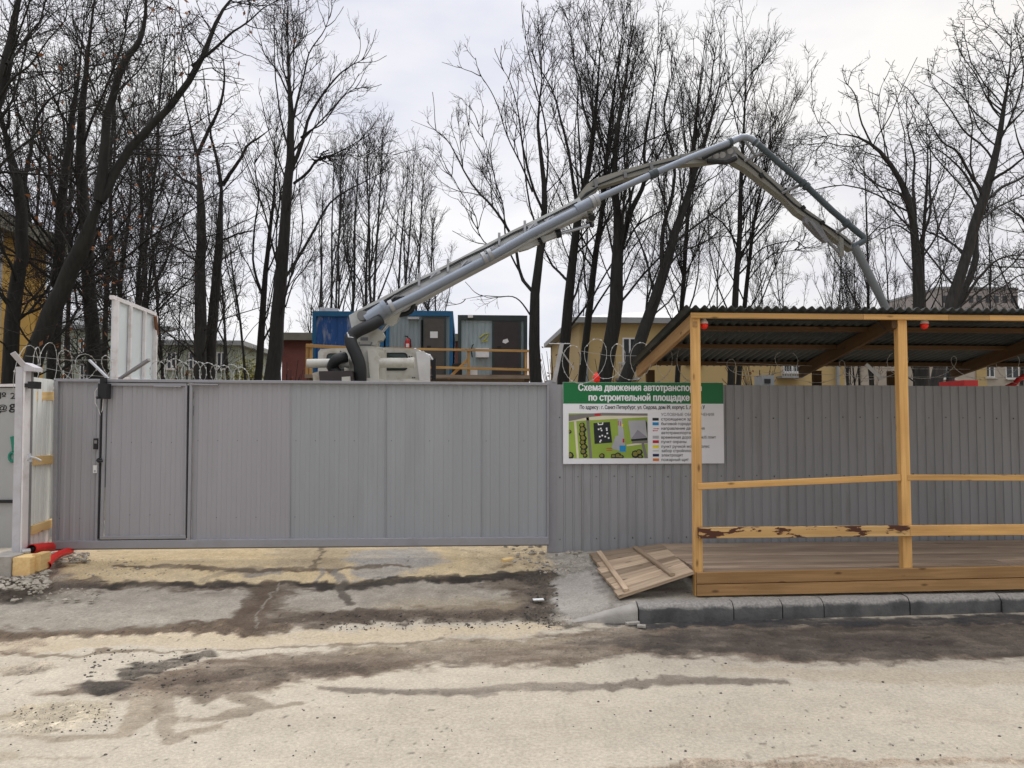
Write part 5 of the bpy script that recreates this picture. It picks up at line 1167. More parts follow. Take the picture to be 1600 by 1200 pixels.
h1, hx0, hx1, hze = house('yellow_house', 'bright yellow ochre house with a deep grey eave at the left edge behind the trees', 'house', -700, -60, 336, 24, 4.6, 'ywall', 'soffit', 1.2, ((-160, -120, 430, 500), (-260, -220, 430, 500), (-160, -120, 560, 620), (-260, -220, 560, 620)), .55, 'x', 'soffit', .55)
bm = MB(); yd = -hx1 * 1200 / 711; bm.tube([(hx1 + .14, yd, hze - .05), (hx1 + .14, yd, .5)], .13, 10); bm.build('downpipe', M['galv'], h1, smooth=True)
bm = MB(); bm.box((hx1 + .002, 28.2, .3), (hx1 + .06, 28.64, hze)); bm.build('corner_pilaster', M['ywall'], h1)
h2, hx0, hx1, hze = house('yellow_house', 'pale yellow two storey house with metal roof behind the central trees and walkway', 'house', 905, 1318, 507, 42, 14, 'ywall2', 'roofmetal', 1.5, ((975, 993, 530, 566), (1075, 1093, 530, 566), (1140, 1158, 530, 566), (975, 993, 612, 640), (1226, 1250, 545, 580)), .45, 'x', 'fascia', .3)
bm = MB(); bm.tube([W(916, 510, 41.8), W(917, 560, 41.8), W(917, 640, 41.8)], .09, 8); bm.tube([W(1309, 512, 41.8), W(1309, 640, 41.8)], .1, 8); bm.build('downpipe', M['fascia'], h2)
def balcony(par, px0, px1, py0, py1, Yh):
    a, c = W(px0, py1, Yh - .8), W(px1, py0, Yh - .8); bm = MB(); bm.box((a.x, Yh - .8, a.z - .12), (c.x, Yh, a.z)); bl = bm.build('balcony', M['fascia'], par)
    bm = MB(); bm.box((a.x, Yh - .8, c.z - .05), (c.x, Yh - .75, c.z)); n_ = int((c.x - a.x) / .13)
    for k in range(n_ + 1): x = a.x + (c.x - a.x) * k / n_; bm.box((x - .015, Yh - .79, a.z), (x + .015, Yh - .76, c.z - .05))
    bm.build('railing', M['galv'], bl)
balcony(h2, 966, 1000, 566, 590, 42); balcony(h2, 1222, 1256, 563, 587, 42)
h3, *_ = house('brick_building', 'low red brick building with a grey eave left of the blue site cabin', 'building', 441, 716, 533, 34, 9, 'brickwall', 'roofmetal', .5, (), .3, 'x', 'soffit', .32)
house('pale_building', 'pale green rendered low building far behind the twin tree trunks left of centre', 'building', 236, 372, 540, 58, 10, 'palehouse', 'roofmetal', 2.2, ((262, 274, 552, 575), (296, 308, 552, 575), (340, 352, 552, 575)), .5)
house('pale_building', 'taller pale green building with lit roof edge behind the left end of white hoarding', 'building', 60, 168, 515, 64, 12, 'palehouse', 'fascia', 2.0, ((75, 85, 530, 550), (100, 110, 530, 550), (126, 136, 530, 550), (150, 160, 530, 550), (75, 85, 570, 595), (100, 110, 570, 595), (126, 136, 570, 595)), .4)
house('pale_building', 'narrow pale building peeping above the low green one just right of the hoarding', 'building', 243, 262, 516, 75, 8, 'trim', 'roofmetal', 1.0, ((250, 257, 528, 540),), .3)
h5, *_ = house('beige_house', 'dull beige house seen under the walkway roof at the right, with tall windows', 'house', 1395, 1800, 545, 55, 12, 'palehouse2', 'roofmetal', 2.0, ((1470, 1490, 568, 590), (1540, 1552, 560, 588), (1573, 1590, 562, 590), (1640, 1660, 562, 590)), .5)
bm = MB(); pbox(bm, (1528, 545), (1541, 660), 54.9, 55.0); bm.build('pilaster', M['ywall2'], h5)
tb, *_ = house('tower_block', 'tall grey beige panel block far away above the walkway roof at right', 'building', 1466, 1590, 452, 115, 14, 'greyblock', 'fascia', .3, (), .1)
for r_ in range(6):
    for k in range(9):
        px = 1474 + k * 13.2; py = 462 + r_ * 22; a, c = W(px, py + 11, 115), W(px + 7, py, 115); bm = MB(); bm.box((a.x, 114.96, a.z), (c.x, 115, c.z)); bm.build('window', M['glass'], tb)
# electric cabinet on the house wall side seen beneath the roof
bm = MB(); pbox(bm, (1192, 586), (1210, 640), 14, 14.4); bm.mi = 1; pbox(bm, (1195, 592), (1204, 599), 13.98, 14.0); tag(bm.build('grey_cabinet', [M['fascia'], M['black']], loc=W(1200, 640, 14)), 'small grey steel cabinet just showing above the fence left of the rear walkway post', 'cabinet')
bm = MB(); pbox(bm, (1508, 594), (1528, 640), 18, 19); tag(bm.build('red_barrier', M['extred'], loc=W(1515, 640, 18)), 'faded red box just showing above the fence under the wire loop at right', 'box')

# ------------------------------------------------------------------ trees
def cat_rom(P, n):
    P = np.asarray(P, float); k = len(P)
    if k == 2: t = np.linspace(0, 1, n)[:, None]; return P[0] * (1 - t) + P[1] * t
    E = np.vstack([2 * P[0] - P[1], P, 2 * P[-1] - P[-2]]); o = []
    for s_ in np.linspace(0, k - 1 - 1e-9, n):
        i = int(s_); t = s_ - i; a, b_, c, d = E[i], E[i + 1], E[i + 2], E[i + 3]
        o.append(.5 * (2 * b_ + (c - a) * t + (2 * a - 5 * b_ + 4 * c - d) * t * t + (3 * b_ - a - 3 * c + d) * t ** 3))
    return np.array(o)
def tubes(P, Rr, n):
    """P (N,M,3), Rr (N,M) -> verts, quads"""
    Nn, Mm, _ = P.shape
    T_ = np.gradient(P, axis=1); T_ /= np.linalg.norm(T_, axis=2, keepdims=True) + 1e-9
    ref = np.zeros_like(T_); ref[..., 0] = 1; flip = np.abs(T_[:, :1, 0:1]) > .9; ref = np.where(flip, np.array([0, 1., 0]), ref)
    U_ = np.cross(T_, ref); U_ /= np.linalg.norm(U_, axis=2, keepdims=True) + 1e-9; Vx = np.cross(T_, U_)
    a = np.arange(n) * 2 * np.pi / n
    V = P[:, :, None] + (U_[:, :, None] * np.cos(a)[None, None, :, None] + Vx[:, :, None] * np.sin(a)[None, None, :, None]) * Rr[:, :, None, None]
    idx = np.arange(Nn * Mm * n).reshape(Nn, Mm, n); nx_ = np.roll(idx, -1, axis=2)
    Q = np.stack([idx[:, :-1], nx_[:, :-1], nx_[:, 1:], idx[:, 1:]], -1).reshape(-1, 4)
    return V.reshape(-1, 3), Q
def spawn(P, Rr, rng, dens, tmin, lk, lmin, lmax, ang, up, rk, rmin, npts, wob):
    """children of the branches P: dens per metre; returns (P2, R2)"""
    Ls = np.linalg.norm(np.diff(P, axis=1), axis=2).sum(1); cnt = rng.poisson(Ls * dens * (1 - tmin)); par = np.repeat(np.arange(len(P)), cnt)
    if len(par) == 0: return None
    t = tmin + (1 - tmin) * rng.random(len(par)) ** .9; t = np.minimum(t, .985); Mm = P.shape[1]; s_ = t * (Mm - 1); i = np.minimum(s_.astype(int), Mm - 2); f = (s_ - i)[:, None]
    p0 = P[par, i] * (1 - f) + P[par, i + 1] * f; tg = P[par, i + 1] - P[par, i]; tg /= np.linalg.norm(tg, axis=1, keepdims=True) + 1e-9
    rp = Rr[par, i] * (1 - f[:, 0]) + Rr[par, i + 1] * f[:, 0]
    q = rng.normal(size=(len(par), 3)); q -= tg * (q * tg).sum(1, keepdims=True); q /= np.linalg.norm(q, axis=1, keepdims=True) + 1e-9
    a = np.radians(rng.uniform(ang[0], ang[1], len(par)))[:, None]; d = tg * np.cos(a) + q * np.sin(a)
    ln = np.clip(Ls[par] * lk * (1.05 - .7 * t) * rng.uniform(.6, 1.3, len(par)), lmin, lmax)
    r0 = np.maximum(np.minimum(rp * rk * rng.uniform(.7, 1.1, len(par)), ln * .0085), rmin)
    out = [p0]; dd = d.copy(); st = (ln / (npts - 1))[:, None]
    for k in range(npts - 1):
        dd = dd + np.array([0, 0, up]) + rng.normal(size=dd.shape) * wob; dd /= np.linalg.norm(dd, axis=1, keepdims=True); out.append(out[-1] + dd * st)
    P2 = np.stack(out, 1); R2 = r0[:, None] * np.linspace(1, .3, npts)[None]; R2 = np.maximum(R2, rmin * .6)
    return P2, R2
def np_mesh(name, parts, m, parent, base):
    Vs, Qs, n = [], [], 0
    for v, q in parts: Vs.append(v); Qs.append(q + n); n += len(v)
    V = np.concatenate(Vs) - np.array(base); Q = np.concatenate(Qs)
    me = bpy.data.meshes.new(name); me.vertices.add(len(V)); me.vertices.foreach_set('co', V.astype(np.float32).ravel())
    me.loops.add(len(Q) * 4); me.loops.foreach_set('vertex_index', Q.astype(np.int32).ravel())
    me.polygons.add(len(Q)); me.polygons.foreach_set('loop_start', np.arange(0, len(Q) * 4, 4, dtype=np.int32)); me.polygons.foreach_set('use_smooth', np.ones(len(Q), dtype=bool))
    me.update(calc_edges=True); me.materials.append(m); o = bpy.data.objects.new(name, me); C.objects.link(o); o.parent = parent; return o
KIND = {
 # dens, tmin, lk, lmin, lmax, ang, up, rk, rmin, npts, wob  for levels 1..4
 'tall': [(2.3, .2, .38, .7, 4.4, (18, 44), .11, .42, .014, 8, .11), (2.6, .12, .45, .5, 2.2, (22, 50), .09, .5, .009, 6, .13), (6.3, .08, .5, .25, 1.2, (25, 55), .07, .6, .0055, 5, .14), (8.0, .05, .5, .2, .7, (25, 60), .05, .75, .0048, 4, .15)],
 'lime': [(2.7, .14, .42, .8, 4.2, (35, 75), .05, .38, .013, 8, .14), (3.2, .1, .46, .5, 2.2, (30, 70), .04, .5, .0085, 6, .17), (5.6, .08, .5, .25, 1.2, (30, 70), .03, .6, .006, 5, .18), (5.2, .05, .5, .2, .7, (30, 70), .02, .75, .0048, 4, .18)],
 'knob': [(1.7, .16, .38, .7, 3.6, (35, 65), .05, .4, .013, 8, .15), (3.3, .12, .42, .4, 1.7, (35, 70), .03, .5, .009, 6, .2), (6.0, .08, .45, .2, .9, (35, 75), .02, .6, .0065, 5, .22), (5.5, .05, .4, .1, .32, (35, 80), .02, .85, .0075, 3, .25)],
 'thin': [(1.5, .3, .22, .8, 3.0, (20, 42), .09, .38, .013, 7, .10), (2.3, .15, .42, .4, 1.5, (22, 48), .06, .55, .010, 5, .13), (3.0, .1, .5, .25, .9, (25, 55), .05, .7, .0085, 4, .15)],
}
def grow(name, label, limbs, Yt, kind, seed, bark='bark', zmin=2.6, group=None, dens=1.0, lean=1.6, leaves=0, fat=.82, loc=None):
    rng = np.random.default_rng(seed); paths = []; ref = []
    for li, lb in enumerate(limbs):
        if loc is not None: pts = [p[:3] for p in lb]; rad = [p[3] for p in lb]
        else:
            dy0 = 0.0
            if li and ref:
                rr_ = np.array(ref); k = np.argmin(np.hypot(rr_[:, 0] - lb[0][0], rr_[:, 1] - lb[0][1])); dy0 = rr_[k, 2]
            dye = dy0 + (rng.uniform(-1, 1) * lean if li else rng.uniform(-.5, .5)); n = len(lb); pts, rad = [], []; lw = [3.0]
            rl = None
            for i, p in enumerate(lb):
                dy = dy0 + (dye - dy0) * i / max(n - 1, 1); v = W(p[0], p[1], Yt + dy); pts.append(tuple(v)); ref.append((p[0], p[1], dy))
                rl = p[2] if len(p) > 2 else rl * .8; rad.append((.86 if li else 1) * rl * min(1, (rl / 12) ** .5) * (Yt + dy) / F * fat)
            if li == 0:
                a, c = Vector(pts[0]), Vector(pts[1])
                if a.z > .36:
                    d = (c - a); d = d / max(d.z, .05); g_ = a - d * (a.z - .34); pts.insert(0, tuple(g_)); rad.insert(0, rad[0] * 1.18)
                else: pts[0] = (a.x, a.y, .34)
        k = 18; P = cat_rom(pts, k); r_ = np.interp(np.linspace(0, len(rad) - 1, k), range(len(rad)), rad)
        if loc is None or li:
            r_ = r_ * np.interp(np.linspace(0, 1, k), [0, .75, 1], [1, .9, .35])
        P[1:-1] += rng.normal(size=(k - 2, 3)) * (r_[1:-1, None] * .10) 
        if li:
            ll = np.linalg.norm(np.diff(P, axis=0), axis=1).sum(); cp = rng.normal(size=(6, 3)) * ll * .014; cp[0] = 0; cp[-1] = 0
            P += cat_rom(cp, k)
        paths.append((P, r_))
    P0 = np.stack([p for p, r in paths]); R0 = np.stack([r for p, r in paths]); base = tuple(P0[0, 0])
    t_ = thing(name, label, 'tree', base, group)
    big = [tubes(P0, R0, 9)]; small = []
    P, Rr = P0, R0; lvl = 0
    for (dn, tmin, lk, lmin, lmax, an, up, rk, rmin, npts, wb) in KIND[kind]:
        res = spawn(P, Rr, rng, dn * (dens if lvl < 2 else 1), tmin, lk, lmin, lmax, an, up, rk, rmin, npts, wb)
        if res is None: break
        P2, R2 = res
        if lvl == 0: keep = P2[:, 0, 2] > zmin; P2, R2 = P2[keep], R2[keep]
        (big if lvl == 0 else small).append(tubes(P2, R2, 5 if lvl == 0 else 3))
        if lvl == 0: P, Rr = P2, R2
        elif lvl == 1:  P, Rr = P2, R2
        else: P, Rr = P2, R2
        if lvl == 0 :  # twigs also straight from the limbs' ends
            tips = np.repeat(P0[:, -4:-1], 6, axis=1)[:, ::1]
            E0, ER = P0[:, -5:], R0[:, -5:]
            ext = spawn(E0, ER, rng, 2.0 * dens, .1, 1.0, .6, 2.2, (8, 34), up, .8, rmin, npts, wb)
            if ext is not None: P2 = np.concatenate([P2, ext[0]]); R2 = np.concatenate([R2, ext[1]]); big.append(tubes(ext[0], ext[1], 4)); P, Rr = P2, R2
        lvl += 1
    np_mesh('trunk', big, M[bark], t_, base); cr = np_mesh('crown', small, M['twig'], t_, base)
    if leaves:
        sel = rng.integers(0, len(P), leaves); c = P[sel, -1]; s_ = rng.uniform(.03, .075, leaves)[:, None]
        a = rng.normal(size=(leaves, 3)); a /= np.linalg.norm(a, axis=1, keepdims=True); bb = np.cross(a, rng.normal(size=(leaves, 3))); bb /= np.linalg.norm(bb, axis=1, keepdims=True)
        V = np.stack([c - a * s_, c + bb * s_ * .5, c + a * s_, c - bb * s_ * .5], 1).reshape(-1, 3); Q = np.arange(len(V)).reshape(-1, 4)
        np_mesh('dead_leaves', [(V, Q)], M['leafbr'], cr, base)
    return t_
OLD = 'old park trees beside the yellow house'
grow('bare_tree', 'thick dark tree in front of the yellow house, forking beside the eave', [
    [(14, 600, 14), (22, 480, 13.5), (35, 380, 12), (30, 300, 11), (14, 230, 9), (-6, 150, 7)],
    [(34, 330, 6), (38, 270, 6), (45, 225, 5.5), (58, 185, 5), (85, 150, 4), (125, 134, 3)], [(8, 215, 5), (15, 180, 4), (10, 130, 3), (25, 60, 2)]], 17.5, 'lime', 1, dens=1.1, leaves=160)
grow('bare_tree', 'thick limb and trunk of a tree leaning in at the top left corner', [
    [(-110, 600, 17), (-75, 400, 16), (-30, 250, 14), (3, 130, 12), (18, 60, 11), (34, -30, 10)], [(-5, 160, 5), (30, 110, 4), (60, 78, 3.5), (115, 20, 2.5)], [(10, 100, 5), (50, 40, 4), (90, -20, 3)]], 15.5, 'lime', 2, zmin=5, dens=1.1)
grow('bare_tree', 'largest tree at left, leaning right and splitting into two long bare limbs', [
    [(40, 600, 18), (76, 500, 17), (106, 430, 16), (136, 365, 16), (156, 310, 14)],
    [(155, 314, 12), (163, 240, 11), (173, 180, 10), (190, 110, 9), (212, 40, 8), (230, -30, 7)],
    [(156, 316, 11), (186, 268, 10.5), (215, 218, 10), (255, 165, 9), (295, 110, 8.5), (322, 68, 7), (352, 18, 6), (378, -14, 5)],
    [(300, 104, 6), (340, 76, 5), (372, 45, 4), (412, 15, 3), (450, -5, 2.5)], [(290, 116, 3), (330, 109, 2.5), (372, 106, 2)], [(172, 190, 4), (150, 150, 3), (130, 90, 3)], [(215, 217, 4), (190, 170, 3), (200, 110, 2.5)], [(178, 150, 4), (225, 100, 3), (250, 40, 2)]], 16, 'lime', 3, dens=1.15, leaves=200)
grow('bare_tree', 'upright dark tree right behind the big leaning one, left of the white hoarding', [
    [(152, 600, 14), (144, 520, 13), (140, 440, 12), (134, 350, 12), (127, 260, 11), (128, 180, 9), (138, 80, 7), (150, -20, 6)], [(129, 230, 5), (152, 160, 4.5), (190, 80, 4), (200, -10, 3)], [(131, 300, 4), (110, 250, 3.5), (105, 190, 3)]], 19.5, 'lime', 4, dens=1.05)
grow('bare_tree', 'slimmer straight tree between yellow house corner and the big leaning tree', [
    [(82, 600, 12), (88, 500, 11), (93, 400, 11), (97, 310, 10), (108, 230, 8), (115, 170, 7), (125, 100, 5), (132, 20, 4)], [(91, 330, 6), (74, 250, 5), (62, 190, 4), (55, 120, 3)], [(104, 250, 5), (100, 180, 4), (92, 100, 3)]], 18.5, 'lime', 5, dens=1.0, leaves=90)
# slim group behind the hoarding
for i, (lb, yy) in enumerate(((([(190, 600, 7), (187, 460, 6.5), (194, 400, 6), (202, 330, 4.5), (206, 270, 3), (210, 200, 2)]), 26), (([(212, 600, 6), (214, 470, 5.5), (222, 360, 5), (221, 270, 4), (226, 170, 3)]), 28), (([(226, 600, 5), (230, 480, 4.5), (241, 390, 4), (265, 320, 3), (280, 250, 2)]), 29), (([(180, 600, 7), (178, 440, 6), (172, 330, 5), (180, 220, 4), (176, 120, 3)]), 31))):
    grow('slim_tree', ['slim dark tree rising straight behind the left half of the white hoarding', 'slim tree behind the middle of the hoarding, running up through twigs', 'slim tree leaning right behind the right half of the hoarding', 'slim pale tree behind the left edge of hoarding, tallest of its clump'][i], [lb, [(lb[3][0], lb[3][1], 3), (lb[3][0] + 30 * (1 if i % 2 else -1), lb[3][1] - 70, 2.5), (lb[3][0] + 45 * (1 if i % 2 else -1), lb[3][1] - 150, 2)]], yy, 'lime', 20 + i, group='slim trees behind the white hoarding')
grow('bare_tree', 'left trunk of the twin grey trees standing behind the gate right of the hoarding', [
    [(313, 600, 12), (312, 480, 11.5), (314, 380, 10.5), (313, 300, 9), (308, 237, 7)], [(312, 300, 6), (296, 285, 5), (268, 260, 4), (240, 232, 3)], [(309, 242, 6), (326, 205, 5.5), (343, 165, 5), (351, 120, 4), (346, 70, 3)], [(308, 240, 5), (299, 200, 4), (289, 160, 3), (285, 100, 2.5)]], 24, 'lime', 6, bark='bark_grey', dens=.9)
grow('bare_tree', 'right trunk of the twin grey trees, forking wide above two sawn stubs', [
    [(327, 600, 11), (335, 480, 10.5), (342, 380, 9.5), (346, 288, 8.5)], [(346, 290, 6), (338, 240, 5), (330, 205, 4), (322, 165, 3), (318, 110, 2)], [(348, 289, 6.5), (370, 255, 5.5), (395, 225, 4.5), (424, 200, 3.5)], [(348, 300, 3), (372, 275, 2.5), (400, 240, 2)], [(347, 375, 4), (375, 364, 3.5), (404, 357, 3)], [(347, 405, 4), (364, 393, 3.5), (378, 381, 3)]], 24.4, 'tall', 7, bark='bark_grey', dens=.7)
grow('bare_tree', 'forked thin tree just left of the tall tree beside the brick building', [
    [(403, 600, 8.5), (409, 500, 8), (414, 440, 7), (420, 380, 6), (428, 310, 4.5), (431, 250, 3.5), (442, 205, 2.5)], [(409, 460, 5), (400, 400, 4), (396, 330, 3.5), (400, 270, 3), (405, 215, 2)], [(424, 350, 3), (415, 310, 3), (402, 290, 2.5), (382, 280, 2)]], 25, 'tall', 8, dens=.7)
grow('bare_tree', 'very thin crooked tree between the twin grey trees and forked thin tree', [[(384, 600, 4), (376, 510, 4), (366, 440, 3.5), (358, 380, 2.5), (352, 320, 1.8)], [(372, 500, 3), (360, 440, 2.5), (350, 400, 2)]], 23, 'thin', 9)
grow('bare_tree', 'tall solitary tree left of the brick building, with a nest on one branch', [
    [(424, 600, 15), (433, 510, 13.5), (440, 420, 12), (446, 340, 11), (452, 270, 10), (455, 200, 8.5), (453, 150, 7), (450, 90, 5), (450, 10, 4)],
    [(454, 268, 7), (468, 220, 6), (485, 175, 5), (515, 130, 4), (550, 102, 3), (592, 82, 2)], [(457, 190, 5), (475, 130, 4), (497, 70, 3), (520, 10, 2.5)], [(459, 287, 5), (480, 270, 5), (503, 247, 4), (540, 230, 3), (576, 212, 2)],
    [(447, 432, 5), (462, 400, 5), (490, 358, 4.5), (522, 315, 4), (560, 285, 3), (602, 268, 2)], [(452, 150, 4), (435, 112, 3), (414, 82, 2.5), (400, 40, 2)], [(505, 247, 2), (550, 245, 1.6), (620, 243, 1.2)], [(436, 340, 4), (424, 305, 3), (405, 285, 2.5)], [(446, 480, 3), (458, 440, 3), (478, 415, 2.5), (492, 390, 2)], [(470, 215, 4), (500, 195, 3), (545, 145, 2.5), (580, 135, 1.8)], [(451, 100, 3), (470, 60, 2.5), (480, 0, 2)]], 22, 'tall', 10, dens=.8, lean=1.2)
bm = MB(); c = W(506, 246, 22.0)
for k in range(40):
    q = Vector((random.gauss(0, .16), random.gauss(0, .14), random.gauss(0, .09))); e = Vector((random.uniform(-1, 1), random.uniform(-1, 1), random.uniform(-.5, .5))) * .18; bm.tube([c + q - e, c + q + e], .014, 4)
tag(bm.build('bird_nest', M['twig'], loc=c), 'small black clump of sticks on the right branch of the tall solitary tree', 'nest')
MID = 'trees of the central group behind the boom'
grow('bare_tree', 'spreading tree right of the pale cabin, with limbs reaching far left over the boom', [
    [(838, 600, 12), (834, 500, 11), (838, 440, 10), (845, 380, 9), (852, 310, 7.5), (845, 240, 6), (840, 190, 5), (847, 120, 3.5), (843, 50, 2.5)],
    [(836, 460, 6), (812, 430, 5.5), (800, 370, 5), (770, 322, 4.5), (735, 285, 4), (705, 245, 3.2), (680, 215, 2.6), (642, 188, 2)],
    [(849, 332, 5), (835, 290, 4.5), (815, 230, 4), (808, 170, 3), (795, 125, 2.5), (770, 90, 2)], [(851, 320, 5), (862, 280, 4), (851, 180, 3.5), (830, 100, 3), (816, 40, 2)],
    [(820, 440, 4), (790, 370, 3.5), (785, 310, 3), (770, 250, 2.5), (745, 190, 2)], [(834, 500, 4), (808, 468, 3), (770, 463, 2.5), (722, 468, 2)], [(832, 300, 4), (800, 230, 3), (768, 150, 2.5), (745, 110, 2)], [(798, 368, 3), (768, 384, 2.8), (750, 366, 2.6), (742, 335, 2.5), (715, 290, 2), (695, 260, 1.8)], [(770, 322, 3), (760, 260, 2.5), (730, 190, 2)]], 21, 'tall', 11, dens=.85)
grow('bare_tree', 'straight tall tree right of the spreading one, behind the boom knuckle', [
    [(879, 600, 12), (886, 500, 11), (893, 420, 10), (905, 330, 9), (918, 270, 8), (928, 200, 7), (935, 120, 5), (940, 40, 4)], [(904, 335, 6), (890, 230, 5), (870, 170, 4), (845, 108, 3), (818, 55, 2)], [(888, 440, 5), (868, 420, 4.5), (850, 388, 4)], [(926, 212, 5), (905, 140, 4), (895, 80, 3), (889, 10, 2)], [(930, 190, 4), (950, 130, 3), (965, 70, 3), (976, 10, 2)], [(915, 285, 4), (890, 250, 3), (860, 160, 2.5)]], 22.5, 'tall', 12, dens=.85)
grow('bare_tree', 'slender tall tree squeezed between the straight and the stout central trees', [
    [(908, 600, 9), (919, 500, 8.5), (928, 420, 8), (940, 330, 7), (948, 250, 6), (955, 180, 5), (966, 100, 4), (976, 20, 3)], [(946, 260, 4), (930, 180, 3), (915, 100, 2.5)], [(955, 185, 4), (985, 120, 3), (1010, 60, 2.5)]], 23.5, 'tall', 13, dens=.8)
grow('bare_tree', 'stout central tree above the right half of sign header, crown full of upright limbs', [
    [(944, 600, 15), (957, 500, 14.5), (965, 420, 13), (966, 350, 10), (960, 280, 8), (965, 200, 7), (976, 130, 5), (990, 40, 4)], [(966, 412, 9), (985, 340, 8), (1000, 290, 6.5), (1010, 220, 5), (1015, 140, 4), (1030, 50, 3)], [(985, 345, 5), (975, 250, 4), (985, 150, 3), (1000, 80, 2)], [(1002, 285, 4), (1040, 220, 3), (1060, 150, 2.5)], [(960, 290, 4), (935, 220, 3.5), (925, 130, 2.5)], [(975, 390, 4), (1000, 350, 4), (1050, 320, 3)]], 21.5, 'tall', 14, dens=.9)
grow('bare_tree', 'slanting dark tree leaning right towards the top of the boom', [
    [(974, 600, 13), (1006, 520, 12.5), (1030, 450, 11.5), (1050, 380, 10), (1070, 320, 9), (1086, 270, 7), (1105, 210, 6), (1120, 150, 4.5), (1137, 80, 3)], [(1034, 435, 7), (1033, 370, 6.5), (1040, 310, 6), (1045, 250, 5), (1050, 180, 4.5), (1058, 90, 3.5)], [(1050, 385, 5), (1090, 350, 4.5), (1140, 310, 3.5), (1170, 288, 2.5)], [(1082, 285, 5), (1100, 180, 4), (1125, 50, 3)], [(1060, 350, 4), (1085, 290, 3.5), (1150, 150, 3), (1200, 90, 2)], [(1040, 320, 4), (1025, 230, 3), (1020, 140, 2.5)], [(1020, 480, 4), (1060, 400, 4), (1100, 380, 3), (1160, 370, 2)]], 20.5, 'tall', 15, dens=.9)
grow('bare_tree', 'thin upright tree just right of the slanting dark tree', [[(1058, 600, 7), (1065, 480, 6.5), (1072, 380, 6), (1081, 250, 5), (1090, 160, 4), (1102, 60, 3)], [(1074, 350, 4), (1060, 250, 3), (1068, 150, 2)], [(1083, 250, 3), (1110, 200, 2.5), (1130, 120, 2)]], 25, 'tall', 16, dens=.8)
grow('bare_tree', 'dark upright tree under the highest elbow of the boom', [[(1143, 600, 9), (1148, 470, 8), (1155, 380, 7), (1158, 280, 6), (1163, 180, 4.5), (1167, 70, 3)], [(1155, 390, 4), (1125, 345, 3.5), (1100, 330, 3)], [(1158, 300, 4), (1190, 230, 3), (1225, 160, 2.5)], [(1153, 430, 4), (1185, 395, 3), (1240, 375, 2.5), (1270, 400, 2)], [(1160, 230, 3), (1140, 150, 2.5), (1135, 90, 2)]], 23, 'tall', 17, dens=.9)
grow('bare_tree', 'thin tree leaning right, behind the falling part of the boom', [[(1154, 600, 7), (1163, 480, 6.5), (1172, 400, 5.5), (1181, 330, 4.5), (1196, 265, 3), (1215, 180, 2)], [(1176, 370, 3), (1200, 320, 2.5), (1230, 280, 2)], [(1168, 440, 3), (1200, 400, 2.5), (1245, 390, 2)]], 24, 'tall', 18, dens=.9)
RT = 'gnarled trees above the walkway roof'
grow('knotty_tree', 'gnarled tree behind the middle walkway post, arching left towards the boom hose', [
    [(1442, 600, 13), (1437, 500, 12.5), (1434, 430, 11), (1428, 360, 9), (1415, 300, 8), (1386, 250, 6.5), (1355, 221, 5), (1320, 210, 3.5), (1286, 214, 2)], [(1432, 380, 6), (1430, 300, 5), (1425, 230, 4), (1416, 160, 3)], [(1434, 420, 6), (1445, 350, 5), (1455, 280, 4), (1452, 210, 3)], [(1366, 233, 4), (1346, 190, 3.5), (1336, 150, 3), (1308, 122, 2)], [(1429, 350, 4), (1405, 310, 4), (1370, 285, 3), (1332, 264, 2)], [(1390, 255, 3.5), (1375, 200, 3), (1370, 150, 2.2), (1385, 120, 1.8)], [(1432, 370, 4), (1400, 350, 3), (1370, 370, 2.5), (1340, 380, 2)]], 21, 'knob', 30, bark='bark_grey', dens=1.0)
grow('knotty_tree', 'second stem close beside the arching gnarled tree, growing straight up', [[(1449, 600, 7), (1443, 480, 6.5), (1441, 400, 6), (1446, 320, 5), (1450, 250, 4), (1446, 190, 2.5)], [(1444, 340, 3), (1470, 280, 3), (1480, 230, 2)], [(1443, 400, 4), (1465, 350, 3.5), (1490, 310, 3), (1510, 250, 2)]], 22, 'knob', 31, bark='bark_grey')
grow('knotty_tree', 'gnarled forked tree at the right edge, tallest above the walkway roof', [
    [(1462, 600, 12), (1485, 480, 11.5), (1510, 400, 11), (1530, 330, 11), (1546, 280, 10), (1560, 220, 8), (1570, 160, 6), (1578, 100, 4), (1581, 40, 2.5)], [(1484, 600, 10), (1498, 490, 9.5), (1520, 400, 9), (1540, 315, 8)], [(1532, 322, 5.5), (1520, 290, 5), (1495, 260, 4), (1468, 238, 3), (1440, 225, 2)], [(1536, 302, 5.5), (1510, 255, 5), (1485, 230, 4), (1455, 190, 3), (1425, 145, 2)], [(1552, 250, 4), (1520, 210, 4), (1480, 165, 3), (1445, 112, 2)], [(1568, 175, 4), (1545, 150, 3), (1520, 110, 2.5), (1495, 65, 1.8)], [(1545, 287, 6), (1575, 265, 5), (1612, 238, 4)], [(1540, 312, 6), (1575, 287, 5), (1622, 258, 4)], [(1530, 346, 5), (1560, 322, 4), (1604, 303, 3.5)], [(1500, 480, 5), (1530, 430, 5), (1560, 405, 4), (1612, 399, 3)], [(1572, 140, 3), (1595, 100, 3), (1610, 60, 2)], [(1502, 500, 4), (1560, 450, 4), (1615, 425, 3)]], 20, 'knob', 32, bark='bark_grey', dens=1.1)
grow('knotty_tree', 'gnarled tree mostly beyond the right edge, only its branches reaching in', [[(1668, 600, 11), (1660, 480, 11), (1650, 380, 10), (1640, 280, 8), (1632, 180, 6), (1625, 90, 4)], [(1645, 330, 6), (1610, 270, 5), (1590, 210, 3), (1575, 150, 2)], [(1650, 400, 6), (1600, 350, 5), (1570, 320, 3)], [(1652, 440, 5), (1610, 410, 4), (1570, 400, 3)]], 22, 'knob', 33, bark='bark_grey')
